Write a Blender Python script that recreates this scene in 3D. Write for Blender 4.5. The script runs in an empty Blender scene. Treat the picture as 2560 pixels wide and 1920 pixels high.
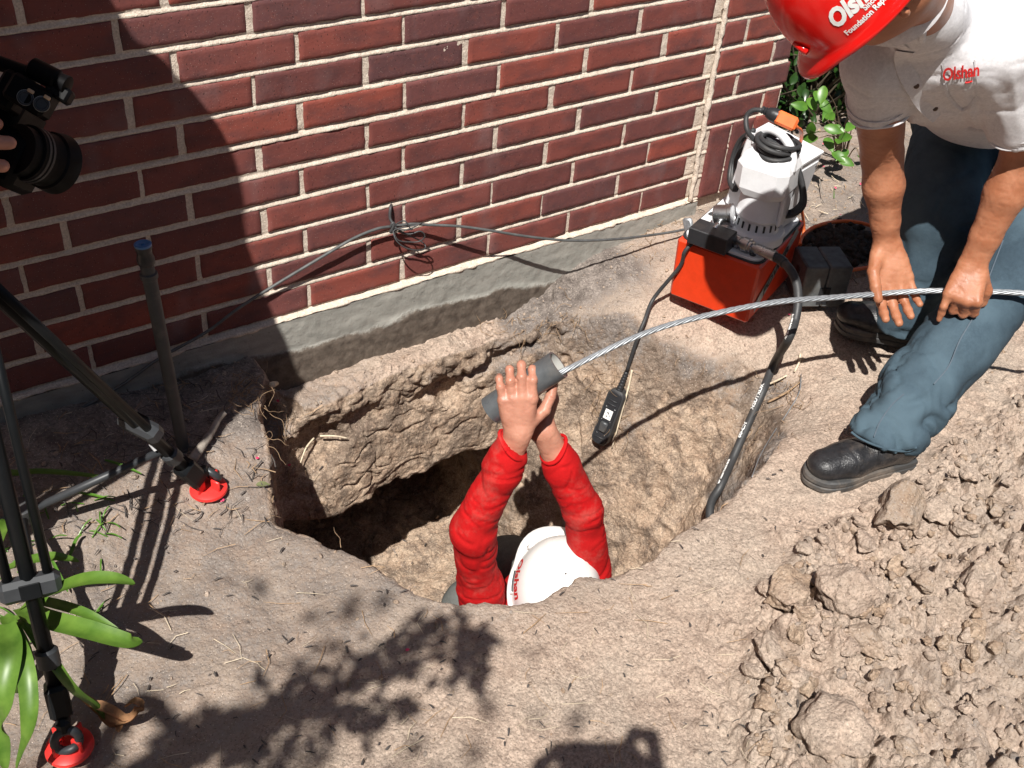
import bpy, math, random
import numpy as np
from mathutils import Vector, Matrix
rng = np.random.default_rng(7); random.seed(7)
scene = bpy.context.scene
COL = scene.collection
A = lambda *v: np.array(v, float)

# ---------------------------------------------------------------- camera
def _rot(r):
    t = np.linalg.norm(r); k = r/t
    K = np.array([[0,-k[2],k[1]],[k[2],0,-k[0]],[-k[1],k[0],0]])
    return np.eye(3)+np.sin(t)*K+(1-np.cos(t))*K@K
CR = _rot(A(.65489825,-.59626756,-.13253639)) @ np.array([[1,0,0],[0,0,-1],[0,1,0]],float)
CC = A(-1.57923408,-7.95592166,5.83457719)*.254
FPX = 2750.
cd = bpy.data.cameras.new('camera'); cam = bpy.data.objects.new('camera', cd); COL.objects.link(cam)
cd.sensor_width = 36; cd.lens = 36*FPX/2560; cd.clip_start = .02; cd.clip_end = 200
M = Matrix.Identity(4)
for i in range(3):
    M[i][0] = CR[0][i]; M[i][1] = -CR[1][i]; M[i][2] = -CR[2][i]; M[i][3] = CC[i]
cam.matrix_world = M; scene.camera = cam
def ray(px, py):
    d = CR.T @ A((px-1280)/FPX, (py-960)/FPX, 1.); return d       # depth 1
def U(px, py, d): return CC + ray(px, py)*d
def onz(px, py, z): r = ray(px, py); return CC + r*(z-CC[2])/r[2]
def ony(px, py, y): r = ray(px, py); return CC + r*(y-CC[1])/r[1]
def mpp(d): return d/FPX                                          # metres per pixel at depth d

# ---------------------------------------------------------------- light
SUN = ray(1493, 1898); SUN /= np.linalg.norm(SUN)                 # direction the light travels
elev = math.asin(-SUN[2])
w = bpy.data.worlds.new('World'); scene.world = w; w.use_nodes = True
nt = w.node_tree; nt.nodes.clear()
sky = nt.nodes.new('ShaderNodeTexSky'); sky.sky_type = 'NISHITA'; sky.sun_disc = False
sky.sun_elevation = elev; sky.sun_rotation = math.atan2(-SUN[0], -SUN[1])
bg = nt.nodes.new('ShaderNodeBackground'); bg.inputs[1].default_value = .05
wo = nt.nodes.new('ShaderNodeOutputWorld'); nt.links.new(sky.outputs[0], bg.inputs[0]); nt.links.new(bg.outputs[0], wo.inputs[0])
sd = bpy.data.lights.new('sun', 'SUN'); sd.energy = 5.0; sd.angle = math.radians(.5); sd.color = (1,.96,.9)
so = bpy.data.objects.new('sun', sd); COL.objects.link(so)
so.rotation_euler = Vector(SUN).to_track_quat('-Z', 'Y').to_euler(); so.location = (-2,-3,5)
scene.view_settings.view_transform = 'Standard'; scene.view_settings.look = 'None'
scene.view_settings.exposure = .5; scene.view_settings.gamma = 1
scene.render.engine = 'CYCLES'

# ---------------------------------------------------------------- noise
def _h(ix, iy, iz, s):
    h = (ix.astype(np.uint32)*np.uint32(374761393)) ^ (iy.astype(np.uint32)*np.uint32(668265263)) ^ (iz.astype(np.uint32)*np.uint32(2246822519)) ^ np.uint32((s*3266489917+12345) & 0xffffffff)
    h = (h ^ (h >> np.uint32(15)))*np.uint32(2246822519)
    h = (h ^ (h >> np.uint32(13)))*np.uint32(3266489917)
    h = h ^ (h >> np.uint32(16))
    return (h & np.uint32(0xffffff)).astype(np.float32)/np.float32(16777216)
def vn(P, s=0):                                                   # value noise in -1..1
    P = P.astype(np.float32); I = np.floor(P); f = P-I; I = I.astype(np.int64)
    u = f*f*f*(f*(f*6-15)+10); r = 0
    for a in (0,1):
        wx = u[:,0] if a else 1-u[:,0]
        for b in (0,1):
            wy = u[:,1] if b else 1-u[:,1]
            for c in (0,1):
                wz = u[:,2] if c else 1-u[:,2]
                r = r + _h(I[:,0]+a, I[:,1]+b, I[:,2]+c, s)*wx*wy*wz
    return r*2-1
def fbm(P, s=0, o=4, gain=.5):
    r = 0; a = 1; t = 0
    for i in range(o):
        r = r + a*vn(P*(2.03**i)+i*17.3, s+i*7); t += a; a *= gain
    return r/t
def worley(P, s=0):
    P = P.astype(np.float32); I = np.floor(P).astype(np.int64)
    F1 = np.full(len(P), 9., np.float32); F2 = F1.copy(); ID = F1.copy()
    for a in (-1,0,1):
        for b in (-1,0,1):
            for c in (-1,0,1):
                x, y, z = I[:,0]+a, I[:,1]+b, I[:,2]+c
                h1 = _h(x,y,z,s); h2 = _h(x,y,z,s+1); h3 = _h(x,y,z,s+2)
                d = np.sqrt((x+h1-P[:,0])**2+(y+h2-P[:,1])**2+(z+h3-P[:,2])**2).astype(np.float32)
                F2 = np.where(d < F1, F1, np.minimum(F2, d)); ID = np.where(d < F1, _h(x,y,z,s+3), ID); F1 = np.minimum(F1, d)
    return F1, F2, ID
def ss(a, b, x):
    t = np.clip((x-a)/(b-a), 0, 1); return t*t*(3-2*t)
def smin(a, b, k):
    h = np.clip(.5+.5*(b-a)/k, 0, 1); return b*(1-h)+a*h-k*h*(1-h)
def smax(a, b, k): return -smin(-a, -b, k)

# ---------------------------------------------------------------- mesh helpers
def tag(o, label=None, cat=None, group=None, kind=None):
    if label: o['label'] = label
    if cat: o['category'] = cat
    if group: o['group'] = group
    if kind: o['kind'] = kind
    return o
def empty(name, loc, label, cat, group=None):
    o = bpy.data.objects.new(name, None); o.location = Vector(loc); o.empty_display_size = .05
    COL.objects.link(o); return tag(o, label, cat, group)
def link(name, me, mat, parent=None, smooth=True):
    if mat is not None: me.materials.append(mat)
    if smooth: me.polygons.foreach_set('use_smooth', np.ones(len(me.polygons), bool))
    o = bpy.data.objects.new(name, me); COL.objects.link(o)
    if parent is not None:
        o.parent = parent
        if parent.parent is None: o.matrix_parent_inverse = parent.matrix_basis.inverted()
    return o
def mesh_q(name, V, Q):                                            # verts Nx3, quads Mx4 (or tris Mx3)
    me = bpy.data.meshes.new(name); V = np.asarray(V, np.float32); Q = np.asarray(Q, np.int32)
    n = Q.shape[1]; me.vertices.add(len(V)); me.vertices.foreach_set('co', V.ravel())
    me.loops.add(Q.size); me.loops.foreach_set('vertex_index', Q.ravel())
    me.polygons.add(len(Q)); me.polygons.foreach_set('loop_start', np.arange(0, Q.size, n, dtype=np.int32))
    me.update(calc_edges=True); return me
def mesh_any(name, V, F):
    me = bpy.data.meshes.new(name); me.from_pydata([tuple(map(float, v)) for v in V], [], [list(map(int, f)) for f in F]); me.update(); return me
def attr(me, name, arr):                                           # per-vertex colour-like data
    arr = np.asarray(arr, np.float32)
    if arr.ndim == 1: arr = np.stack([arr]*3, 1)
    a = me.attributes.new(name, 'FLOAT_COLOR', 'POINT')
    a.data.foreach_set('color', np.concatenate([arr, np.ones((len(arr),1), np.float32)], 1).ravel())
def grid_faces(nu, nv, wrap_u=False):
    i = np.arange(nu if wrap_u else nu-1)[:,None]; j = np.arange(nv-1)[None,:]
    a = i*nv+j; b = ((i+1) % nu)*nv+j
    return np.stack([a, b, b+1, a+1], -1).reshape(-1, 4)
class MB:                                                          # collects polygons
    def __init__(s): s.V = []; s.F = []
    def add(s, V, F):
        n = len(s.V); s.V += [tuple(map(float, v)) for v in V]; s.F += [[int(i)+n for i in f] for f in F]; return s
    def box(s, c, d, R=None, bev=0.0, taper=1.0):                  # centre, full dims, rotation 3x3, chamfer
        c = A(*c); h = A(*d)/2; R = np.eye(3) if R is None else R
        b = min(bev, min(h)*.9)
        if b <= 0:
            P = [(x,y,z) for z in (-1,1) for y in (-1,1) for x in (-1,1)]
            V = [A(x*h[0]*(taper if z > 0 else 1), y*h[1]*(taper if z > 0 else 1), z*h[2]) for x,y,z in P]
            F = [(0,2,3,1),(4,5,7,6),(0,1,5,4),(2,6,7,3),(0,4,6,2),(1,3,7,5)]
        else:
            V = []; idx = {}
            for x in (-1,1):
                for y in (-1,1):
                    for z in (-1,1):
                        t = taper if z > 0 else 1
                        for ax in range(3):
                            v = A(x*h[0]*t, y*h[1]*t, z*h[2]); sg = (x,y,z)
                            for k in range(3):
                                if k != ax: v[k] -= sg[k]*b
                            idx[(x,y,z,ax)] = len(V); V.append(v)
            F = []
            for ax in range(3):
                o1, o2 = [(1,2),(2,0),(0,1)][ax]
                for sg in (-1,1):
                    q = []
                    for a_, b_ in ((-1,-1),(1,-1),(1,1),(-1,1)):
                        k = [0,0,0]; k[ax] = sg; k[o1] = a_; k[o2] = b_; q.append(idx[(*k, ax)])
                    F.append(q if sg > 0 else q[::-1])
            for ax in range(3):
                o1, o2 = [(1,2),(2,0),(0,1)][ax]
                for a_ in (-1,1):
                    for b_ in (-1,1):
                        k0 = [0,0,0]; k1 = [0,0,0]; k0[ax] = -1; k1[ax] = 1
                        for k in (k0,k1): k[o1] = a_; k[o2] = b_
                        q = [idx[(*k0,o1)], idx[(*k1,o1)], idx[(*k1,o2)], idx[(*k0,o2)]]
                        F.append(q if a_*b_ < 0 else q[::-1])
            for x in (-1,1):
                for y in (-1,1):
                    for z in (-1,1):
                        q = [idx[(x,y,z,k)] for k in range(3)]; F.append(q if x*y*z > 0 else q[::-1])
        return s.add([R@v+c for v in V], F)
    def tube(s, P, r, n=10, cap=True):
        P = np.asarray(P, float); m = len(P); r = np.broadcast_to(np.asarray(r, float), (m,))
        T = np.gradient(P, axis=0); T /= np.linalg.norm(T, axis=1, keepdims=True)+1e-12
        a = A(0,0,1) if abs(T[0][2]) < .9 else A(1,0,0)
        u = np.cross(T[0], a); u /= np.linalg.norm(u); V = []; th = np.arange(n)*2*np.pi/n
        for i in range(m):
            u = u-T[i]*(u@T[i]); u /= np.linalg.norm(u)+1e-12; v = np.cross(T[i], u)
            V += [P[i]+r[i]*(np.cos(t)*u+np.sin(t)*v) for t in th]
        F = [(i*n+j, i*n+(j+1) % n, (i+1)*n+(j+1) % n, (i+1)*n+j) for i in range(m-1) for j in range(n)]
        if cap: F += [list(range(n))[::-1], [(m-1)*n+j for j in range(n)]]
        return s.add(V, F)
    def lathe(s, base, axis, prof, n=24, sq=None):                 # prof: (height, radius)
        axis = A(*axis); axis /= np.linalg.norm(axis); a = A(0,0,1) if abs(axis[2]) < .9 else A(1,0,0)
        u = np.cross(axis, a); u /= np.linalg.norm(u); v = np.cross(axis, u)
        V = []
        for hh, r in prof: V += [A(*base)+axis*hh+r*(math.cos(2*math.pi*j/n)*u+math.sin(2*math.pi*j/n)*v) for j in range(n)]
        m = len(prof); F = [(i*n+j, i*n+(j+1) % n, (i+1)*n+(j+1) % n, (i+1)*n+j) for i in range(m-1) for j in range(n)]
        F += [list(range(n))[::-1], [(m-1)*n+j for j in range(n)]]
        return s.add(V, F)
    def build(s, name, mat, parent=None, smooth=True, auto=None):
        me = mesh_any(name, s.V, s.F)
        o = link(name, me, mat, parent, smooth)
        if auto is not None: me.set_sharp_from_angle(angle=math.radians(auto))
        return o
def spline(P, n=8):                                                # Catmull-Rom
    P = np.asarray(P, float); Q = np.vstack([2*P[0]-P[1], P, 2*P[-1]-P[-2]]); out = []
    for i in range(1, len(Q)-2):
        for t in np.arange(n)/n:
            a, b, c, d = Q[i-1], Q[i], Q[i+1], Q[i+2]
            out.append(.5*((2*b)+(-a+c)*t+(2*a-5*b+4*c-d)*t*t+(-a+3*b-3*c+d)*t**3))
    out.append(P[-1]); return np.array(out)
def surf_nets(F, o, h):
    nx, ny, nz = F.shape; S = F < 0
    c = [S[a:nx-1+a, b:ny-1+b, d:nz-1+d] for a in (0,1) for b in (0,1) for d in (0,1)]
    cnt = sum(x.astype(np.int8) for x in c); act = (cnt > 0) & (cnt < 8)
    ids = np.full(act.shape, -1, np.int64); I = np.argwhere(act); ids[act] = np.arange(len(I))
    acc = np.zeros((len(I),3)); n = np.zeros(len(I)); cor = [(a,b,d) for a in (0,1) for b in (0,1) for d in (0,1)]
    val = {k: F[I[:,0]+k[0], I[:,1]+k[1], I[:,2]+k[2]] for k in cor}
    for k in cor:
        for ax in range(3):
            if k[ax] == 0:
                k2 = list(k); k2[ax] = 1; k2 = tuple(k2); f0, f1 = val[k], val[k2]
                m = (f0 < 0) != (f1 < 0); t = np.where(m, f0/np.where(m, f0-f1, 1), 0)
                p = np.tile(np.array(k, float), (len(I),1)); p[:,ax] += t
                acc += p*m[:,None]; n += m
    V = (I+acc/n[:,None])*h+np.asarray(o); Q = []
    for ax in range(3):
        s0 = [slice(None)]*3; s1 = [slice(None)]*3; s0[ax] = slice(0,-1); s1[ax] = slice(1,None)
        a = S[tuple(s0)]; b = S[tuple(s1)]; E = np.argwhere(a != b); u, v = [(1,2),(2,0),(0,1)][ax]
        E = E[(E[:,u] > 0) & (E[:,v] > 0)]; lim = act.shape
        E = E[(E[:,0] < lim[0]) & (E[:,1] < lim[1]) & (E[:,2] < lim[2])]
        def g(du, dv):
            X = E.copy(); X[:,u] -= du; X[:,v] -= dv; return ids[X[:,0],X[:,1],X[:,2]]
        q = np.stack([g(1,1), g(0,1), g(0,0), g(1,0)], 1); fl = a[E[:,0],E[:,1],E[:,2]]
        q[~fl] = q[~fl][:, ::-1]; Q.append(q)
    Q = np.vstack(Q); Q = Q[(Q >= 0).all(1)]; return V, Q
def vnormals(V, Q):
    n = np.cross(V[Q[:,2]]-V[Q[:,0]], V[Q[:,3]]-V[Q[:,1]]); N = np.zeros_like(V)
    for k in range(4):
        for ax in range(3): N[:,ax] += np.bincount(Q[:,k], n[:,ax], len(V))
    return N/(np.linalg.norm(N, axis=1, keepdims=True)+1e-12)
def subdiv(V, Q):
    n = len(V); E = np.sort(np.vstack([Q[:,[0,1]], Q[:,[1,2]], Q[:,[2,3]], Q[:,[3,0]]]), 1)
    key = E[:,0].astype(np.int64)*n+E[:,1]; uk, inv = np.unique(key, return_inverse=True)
    mid = (V[uk//n]+V[uk % n])/2; fc = V[Q].mean(1); m = len(Q); e = inv.reshape(4, m)+n; f = np.arange(m)+n+len(uk)
    V2 = np.vstack([V, mid, fc])
    Q2 = np.vstack([np.stack(x, 1) for x in ((Q[:,0],e[0],f,e[3]),(e[0],Q[:,1],e[1],f),(f,e[1],Q[:,2],e[2]),(e[3],f,e[2],Q[:,3]))])
    return V2, Q2
def smooth_v(V, Q, it=1, lam=.5):
    E = np.unique(np.sort(np.vstack([Q[:,[0,1]], Q[:,[1,2]], Q[:,[2,3]], Q[:,[3,0]]]), 1), axis=0)
    dg = np.bincount(E.ravel(), minlength=len(V)).astype(float)
    for _ in range(it):
        S = np.zeros_like(V)
        for ax in range(3): S[:,ax] = np.bincount(E[:,0], V[E[:,1],ax], len(V))+np.bincount(E[:,1], V[E[:,0],ax], len(V))
        V = V*(1-lam)+lam*S/np.maximum(dg,1)[:,None]
    return V
# --- signed distance bodies: round cones joined smoothly
def d_cone(P, a, b, ra, rb):
    ab = b-a; t = np.clip(((P-a)@ab)/(ab@ab+1e-12), 0, 1); return np.linalg.norm(P-a-t[:,None]*ab, axis=1)-(ra+(rb-ra)*t)
def d_ell(P, c, r, R=None):
    q = (P-c)@(np.eye(3) if R is None else R); k = q/r; n = np.linalg.norm(k, axis=1); return (n-1)*n/(np.linalg.norm(k/r, axis=1)+1e-9)
def d_flat(P, a, b, ra, rb, nrm, sq):                              # round cone flattened along nrm by factor sq
    nrm = nrm/np.linalg.norm(nrm); ab = b-a; t = np.clip(((P-a)@ab)/(ab@ab+1e-12), 0, 1)
    q = P-a-t[:,None]*ab; k = (q@nrm); q = q+np.outer(k, nrm)*(1/sq-1); return (np.linalg.norm(q, axis=1)-(ra+(rb-ra)*t))*(.5+.5*sq)
def sdf_mesh(prims, h, k=.01, cut=None, post=None, disp=None, pad=None, sm=1):
    """prims: list of (fn, lo, hi) ; returns V,Q. cut: list of (point, normal): removes the side the normal points to"""
    lo = np.min([p[1] for p in prims], 0)-(pad or 3*h); hi = np.max([p[2] for p in prims], 0)+(pad or 3*h)
    n = np.ceil((hi-lo)/h).astype(int)+1; F = np.full(n, .2)
    ax = [lo[i]+np.arange(n[i])*h for i in range(3)]
    for p in prims:
        m = k*2+3*h; a = np.maximum(((p[1]-m-lo)/h).astype(int), 0); b = np.minimum(((p[2]+m-lo)/h).astype(int)+2, n)
        G = np.stack(np.meshgrid(*[ax[i][a[i]:b[i]] for i in range(3)], indexing='ij'), -1); s = G.shape[:3]
        d = p[0](G.reshape(-1,3)).reshape(s); sl = tuple(slice(a[i], b[i]) for i in range(3)); kk = p[3] if len(p) > 3 else k
        F[sl] = smin(F[sl], d, kk)
    if cut or post:
        G = np.stack(np.meshgrid(*ax, indexing='ij'), -1).reshape(-1,3); f = F.reshape(-1)
        for c in (cut or []): f = np.maximum(f, (G-c[0])@(c[1]/np.linalg.norm(c[1])))
        if post: f = post(G, f)
        F = f.reshape(n)
    V, Q = surf_nets(F, lo, h)
    if sm: V = smooth_v(V, Q, sm, .5)
    if disp is not None: V = V+vnormals(V, Q)*disp(V)[:,None]
    return V, Q
def cone(a, b, ra, rb=None, k=None):
    rb = ra if rb is None else rb; a = A(*a); b = A(*b); m = max(ra, rb)
    t = (lambda P: d_cone(P, a, b, ra, rb), np.minimum(a,b)-m, np.maximum(a,b)+m); return t if k is None else t+(k,)
def flat(a, b, ra, rb, nrm, sq, k=None):
    a = A(*a); b = A(*b); m = max(ra, rb)
    t = (lambda P: d_flat(P, a, b, ra, rb, A(*nrm), sq), np.minimum(a,b)-m, np.maximum(a,b)+m); return t if k is None else t+(k,)
def ell(c, r, R=None, k=None):
    c = A(*c); r = A(*r); m = max(r); t = (lambda P: d_ell(P, c, r, R), c-m, c+m); return t if k is None else t+(k,)
def unit(v): v = A(*v); return v/np.linalg.norm(v)
def frame(z, x):                                                   # columns: x, y, z with z exact
    z = unit(z); x = A(*x); x = x-z*(x@z); x /= np.linalg.norm(x); return np.stack([x, np.cross(z,x), z], 1)

# ---------------------------------------------------------------- materials
class NT:
    def __init__(s, name):
        s.m = bpy.data.materials.new(name); s.m.use_nodes = True; s.t = s.m.node_tree; s.t.nodes.clear()
        s.out = s.n('ShaderNodeOutputMaterial'); s.b = s.n('ShaderNodeBsdfPrincipled'); s.l(s.b.outputs[0], s.out.inputs[0])
        s.co = s.n('ShaderNodeTexCoord').outputs['Object']
    def n(s, k, **kw):
        x = s.t.nodes.new(k)
        for a, v in kw.items(): setattr(x, a, v)
        return x
    def l(s, a, b): s.t.links.new(a, b)
    def set(s, sock, v):
        if hasattr(v, 'is_linked') or hasattr(v, 'links'): s.l(v, sock)
        elif isinstance(v, tuple) and len(v) == 3 and sock.type == 'RGBA': sock.default_value = (*v, 1)
        else: sock.default_value = v
    def noise(s, scale, detail=4, rough=.6, co=None, dist=0):
        x = s.n('ShaderNodeTexNoise'); x.inputs['Scale'].default_value = scale; x.inputs['Detail'].default_value = detail
        x.inputs['Roughness'].default_value = rough; x.inputs['Distortion'].default_value = dist; s.l(co or s.co, x.inputs['Vector']); return x.outputs[0]
    def vor(s, scale, feat='F1', out=0, co=None):
        x = s.n('ShaderNodeTexVoronoi'); x.feature = feat; x.inputs['Scale'].default_value = scale; s.l(co or s.co, x.inputs['Vector']); return x.outputs[out]
    def mapc(s, scale=(1,1,1), rot=(0,0,0)):
        x = s.n('ShaderNodeMapping'); x.inputs['Scale'].default_value = scale; x.inputs['Rotation'].default_value = rot; s.l(s.co, x.inputs[0]); return x.outputs[0]
    def mapc2(s, scale):
        x = s.n('ShaderNodeMapping'); x.inputs['Scale'].default_value = scale; s.l(s.co, x.inputs[0]); return x.outputs[0]
    def ramp(s, v, a, b, lo=0., hi=1.):
        x = s.n('ShaderNodeMapRange'); x.inputs[1].default_value = a; x.inputs[2].default_value = b; x.inputs[3].default_value = lo; x.inputs[4].default_value = hi; s.l(v, x.inputs[0]); return x.outputs[0]
    def math(s, op, a, b=0.):
        x = s.n('ShaderNodeMath', operation=op); s.set(x.inputs[0], a); s.set(x.inputs[1], b); return x.outputs[0]
    def mix(s, f, a, b, mode='MIX'):
        x = s.n('ShaderNodeMix', data_type='RGBA', blend_type=mode); s.set(x.inputs[0], f); s.set(x.inputs[6], a); s.set(x.inputs[7], b); return x.outputs[2]
    def attr(s, name):
        x = s.n('ShaderNodeAttribute'); x.attribute_name = name; return x
    def sep(s, c):
        x = s.n('ShaderNodeSeparateColor'); s.l(c, x.inputs[0]); return x.outputs
    def bump(s, hgt, dist, strength=1.):
        x = s.n('ShaderNodeBump'); x.inputs['Strength'].default_value = strength; x.inputs['Distance'].default_value = dist; s.l(hgt, x.inputs['Height'])
        if s.b.inputs['Normal'].is_linked: s.l(s.b.inputs['Normal'].links[0].from_socket, x.inputs['Normal'])
        s.l(x.outputs[0], s.b.inputs['Normal'])
    def fin(s, col=None, rough=None, **kw):
        if col is not None: s.set(s.b.inputs['Base Color'], col)
        if rough is not None: s.set(s.b.inputs['Roughness'], rough)
        for k, v in kw.items(): s.set(s.b.inputs[k.replace('_',' ')], v)
        return s.m
def plain(name, col, rough=.5, metal=0., var=.12, scale=40, bump=.0, spec=.5, dirt=0., dirtcol=(.3,.24,.18)):
    m = NT(name); n1 = m.noise(scale, 4, .65); c = m.mix(m.ramp(n1,.3,.7), tuple(x*(1-var) for x in col), tuple(min(1,x*(1+var)) for x in col))
    if dirt > 0:
        d = m.ramp(m.noise(9, 6, .7), .62-dirt*.3, .8, 0, min(1,dirt*1.6)); c = m.mix(d, c, dirtcol)
    r = m.ramp(m.noise(scale*.4, 3), .3, .7, rough*.85, min(1,rough*1.15))
    if bump: m.bump(m.noise(scale*4, 3), bump)
    return m.fin(c, r, Metallic=metal, Specular_IOR_Level=spec)

# ================================================================ SOIL MATERIAL
def soil_mat(name='soil_material'):
    m = NT(name); a = m.sep(m.attr('soil').outputs['Color']); m.co = m.n('ShaderNodeNewGeometry').outputs['Position']       # r: dark topsoil, g: pale sandy clay
    big = m.noise(5, 5, .6); mid = m.noise(26, 5, .65); fine = m.noise(170, 4, .7); vf = m.noise(520, 2, .7)
    tan = m.mix(m.ramp(mid,.35,.65), (.38,.285,.225), (.54,.42,.335))
    tan = m.mix(m.ramp(big,.42,.62,0,.6), tan, (.46,.38,.31))
    clay = m.mix(m.ramp(mid,.4,.6), (.37,.265,.190), (.48,.365,.27))
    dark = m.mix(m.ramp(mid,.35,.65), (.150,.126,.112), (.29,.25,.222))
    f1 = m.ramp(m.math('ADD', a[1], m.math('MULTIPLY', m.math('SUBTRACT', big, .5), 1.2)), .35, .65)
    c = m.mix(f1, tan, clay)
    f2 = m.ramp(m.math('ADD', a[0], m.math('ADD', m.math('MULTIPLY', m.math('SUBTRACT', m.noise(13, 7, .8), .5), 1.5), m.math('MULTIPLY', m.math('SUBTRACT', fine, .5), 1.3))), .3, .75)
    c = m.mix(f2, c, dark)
    mo = m.math('MULTIPLY', m.ramp(m.noise(12, 9, .8, m.mapc2((1,1,.6))), .49, .545), m.ramp(a[2], .3, .7, 0, .85)); c = m.mix(mo, c, m.mix(m.ramp(mid,.4,.6), (.17,.125,.095), (.28,.215,.165)))
    sp = m.ramp(fine, .36, .64, .66, 1.28); x = m.n('ShaderNodeCombineColor'); [m.l(sp, x.inputs[i]) for i in range(3)]
    c = m.mix(1., c, x.outputs[0], 'MULTIPLY')
    v1 = m.vor(150); c = m.mix(m.ramp(v1, .10, .17, .8, 0), c, (.72,.62,.52))               # pale grains
    v2 = m.vor(95, co=m.mapc((1,1.7,1.2), (.3,.5,1.1))); c = m.mix(m.ramp(v2, .10, .16, .75, 0), c, (.07,.06,.055))  # bark and char crumbs
    m.bump(m.noise(60, 6, .7), .007, .6); m.bump(m.noise(260, 5, .75), .004, .9); m.bump(v1, .003, .5)
    return m.fin(c, .95, Specular_IOR_Level=.15)
SOIL = soil_mat()

# ================================================================ GROUND with the pit
TOP = A(.36,-.10,.30,-.2,.24,-.35,.20,-.46,.25,-.56,.30,-.69,.36,-.785,.40,-.83,.48,-.895,.55,-.905,.66,-.895,.72,-.925,.76,-.94,.90,-.92,.98,-.91,1.12,-.875,1.34,-.79,1.46,-.71,1.53,-.62,1.52,-.50,1.42,-.42,1.33,-.31,1.24,-.2,1.14,-.12,1.0,-.095,.8,-.1,.6,-.11).reshape(-1,2)
BOT = A(.36,-.12,.33,-.3,.30,-.5,.30,-.8,.45,-1.0,.75,-1.08,1.0,-1.0,1.13,-.82,1.13,-.6,1.10,-.4,1.05,-.25,1.0,-.15,.8,-.13,.6,-.13).reshape(-1,2)
def poly_sdf(X, Y, P):
    d = np.full(X.shape, 1e9); ins = np.zeros(X.shape, bool); n = len(P)
    for i in range(n):
        a = P[i]; b = P[(i+1) % n]; e = b-a; wx = X-a[0]; wy = Y-a[1]
        t = np.clip((wx*e[0]+wy*e[1])/(e@e), 0, 1); d = np.minimum(d, (wx-e[0]*t)**2+(wy-e[1]*t)**2)
        c = ((a[1] > Y) != (b[1] > Y)) & (X < (b[0]-a[0])*(Y-a[1])/(b[1]-a[1]+1e-12)+a[0]); ins ^= c
    return np.where(ins, -1, 1)*np.sqrt(d)
def clodmask(x, y):                                                # the heap of broken clods, right foreground
    ed = poly_sdf(x, y, A(.55,-1.9,.62,-1.42,.74,-1.28,.90,-1.15,1.12,-1.09,1.40,-1.08,1.75,-1.02,2.3,-.98,3.4,-1.1,3.4,-3.5,.3,-3.5).reshape(-1,2))
    return ss(.03, -.05, ed)
def gz(x, y):
    z = -.075-.06*ss(-.05, -.55, y)
    led = ss(.34,.42,x)*ss(1.42,1.02,x)*ss(-.24,-.17,y); z = z-led*.125
    z = z+.035*ss(1.3,1.9,x)*ss(-.9,-.3,y)
    z = z+.03*clodmask(x, y)*ss(-1.05,-1.5,y)
    z = z+.012*np.sin(x*5.1+1)*np.sin(y*4.3)
    z = z+.03*ss(.25,-.1,x)*ss(-.5,-.2,y)
    return z
def topnoise(x, y, f): return fbm(np.stack([x.ravel(), y.ravel(), np.full(x.size, f)], 1)*f, int(f), 3).reshape(x.shape)
HB = .0135
gx = np.arange(-.62, 2.95, HB); gy = np.arange(-1.98, .86, HB); gzv = np.arange(-1.5, .10, HB)
X2, Y2 = np.meshgrid(gx, gy, indexing='ij')
wob = topnoise(X2, Y2, 6.)*.022
dT = poly_sdf(X2, Y2, TOP)+wob; dB = poly_sdf(X2, Y2, BOT)+wob*1.3; G2 = gz(X2, Y2)+topnoise(X2, Y2, 2.6)*.015
Z3 = gzv[None,None,:]
tt = np.clip((-.14-Z3)/.95, 0, 1)
F = dT[:,:,None]*(1-tt)+dB[:,:,None]*tt
P3 = np.stack(np.meshgrid(gx, gy, gzv, indexing='ij'), -1)
def box3(c, h, r):
    q = np.abs(P3-np.array(c))-np.array(h)+r; return np.linalg.norm(np.maximum(q,0), axis=-1)+np.minimum(q.max(-1),0)-r
lowz = Z3+.0*X2[:,:,None]
tun = box3((.68,.28,-.885), (.37,.62,.315), .05)+ (fbm(P3.reshape(-1,3)[::1]*7, 5, 2).reshape(F.shape)*.03)
F = smin(F, tun, .035)
def el3(c, r, yaw=0, pitch=0):
    R = np.array(Matrix.Rotation(yaw,3,'Z')@Matrix.Rotation(pitch,3,'Y')); q = (P3-np.array(c))@R; k = q/np.array(r); n = np.linalg.norm(k, axis=-1)
    return (n-1)*min(r)
for c, r, yw, pt in [((.90,-.10,-.285),(.15,.042,.024),0,-.15),((1.05,-.11,-.26),(.09,.04,.02),.1,-.3),((.86,-.09,-.325),(.045,.03,.04),0,.6),
                     ((.455,-.125,-.335),(.085,.062,.095),.2,.3),((.60,-.125,-.295),(.07,.050,.05),0,.4),((.70,-.115,-.34),(.06,.022,.02),0,.2),
                     ((.40,-.16,-.45),(.05,.05,.06),0,0),((1.12,-.16,-.22),(.06,.05,.05),0,0),((.36,-.1,-.2),(.07,.08,.07),0,0)]:
    F = smin(F, el3(c, r, yw, pt), .012)
floor = -1.04-.30*ss(-.35,-.8,Y2)+topnoise(X2, Y2, 5.)*.035+.05*ss(.3,.6,Y2)
F = smax(F, floor[:,:,None]-Z3, .09)
F = -smax(Z3-G2[:,:,None], -F, (.03+.12*ss(1.15,1.5,X2)*ss(-1.1,-.8,Y2))[:,:,None]+.0*Z3)   # -(soil)
F = -F                                                             # soil: negative inside
V, Q = surf_nets(F, (gx[0], gy[0], gzv[0]), HB); del P3, F, tun, lowz
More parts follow.
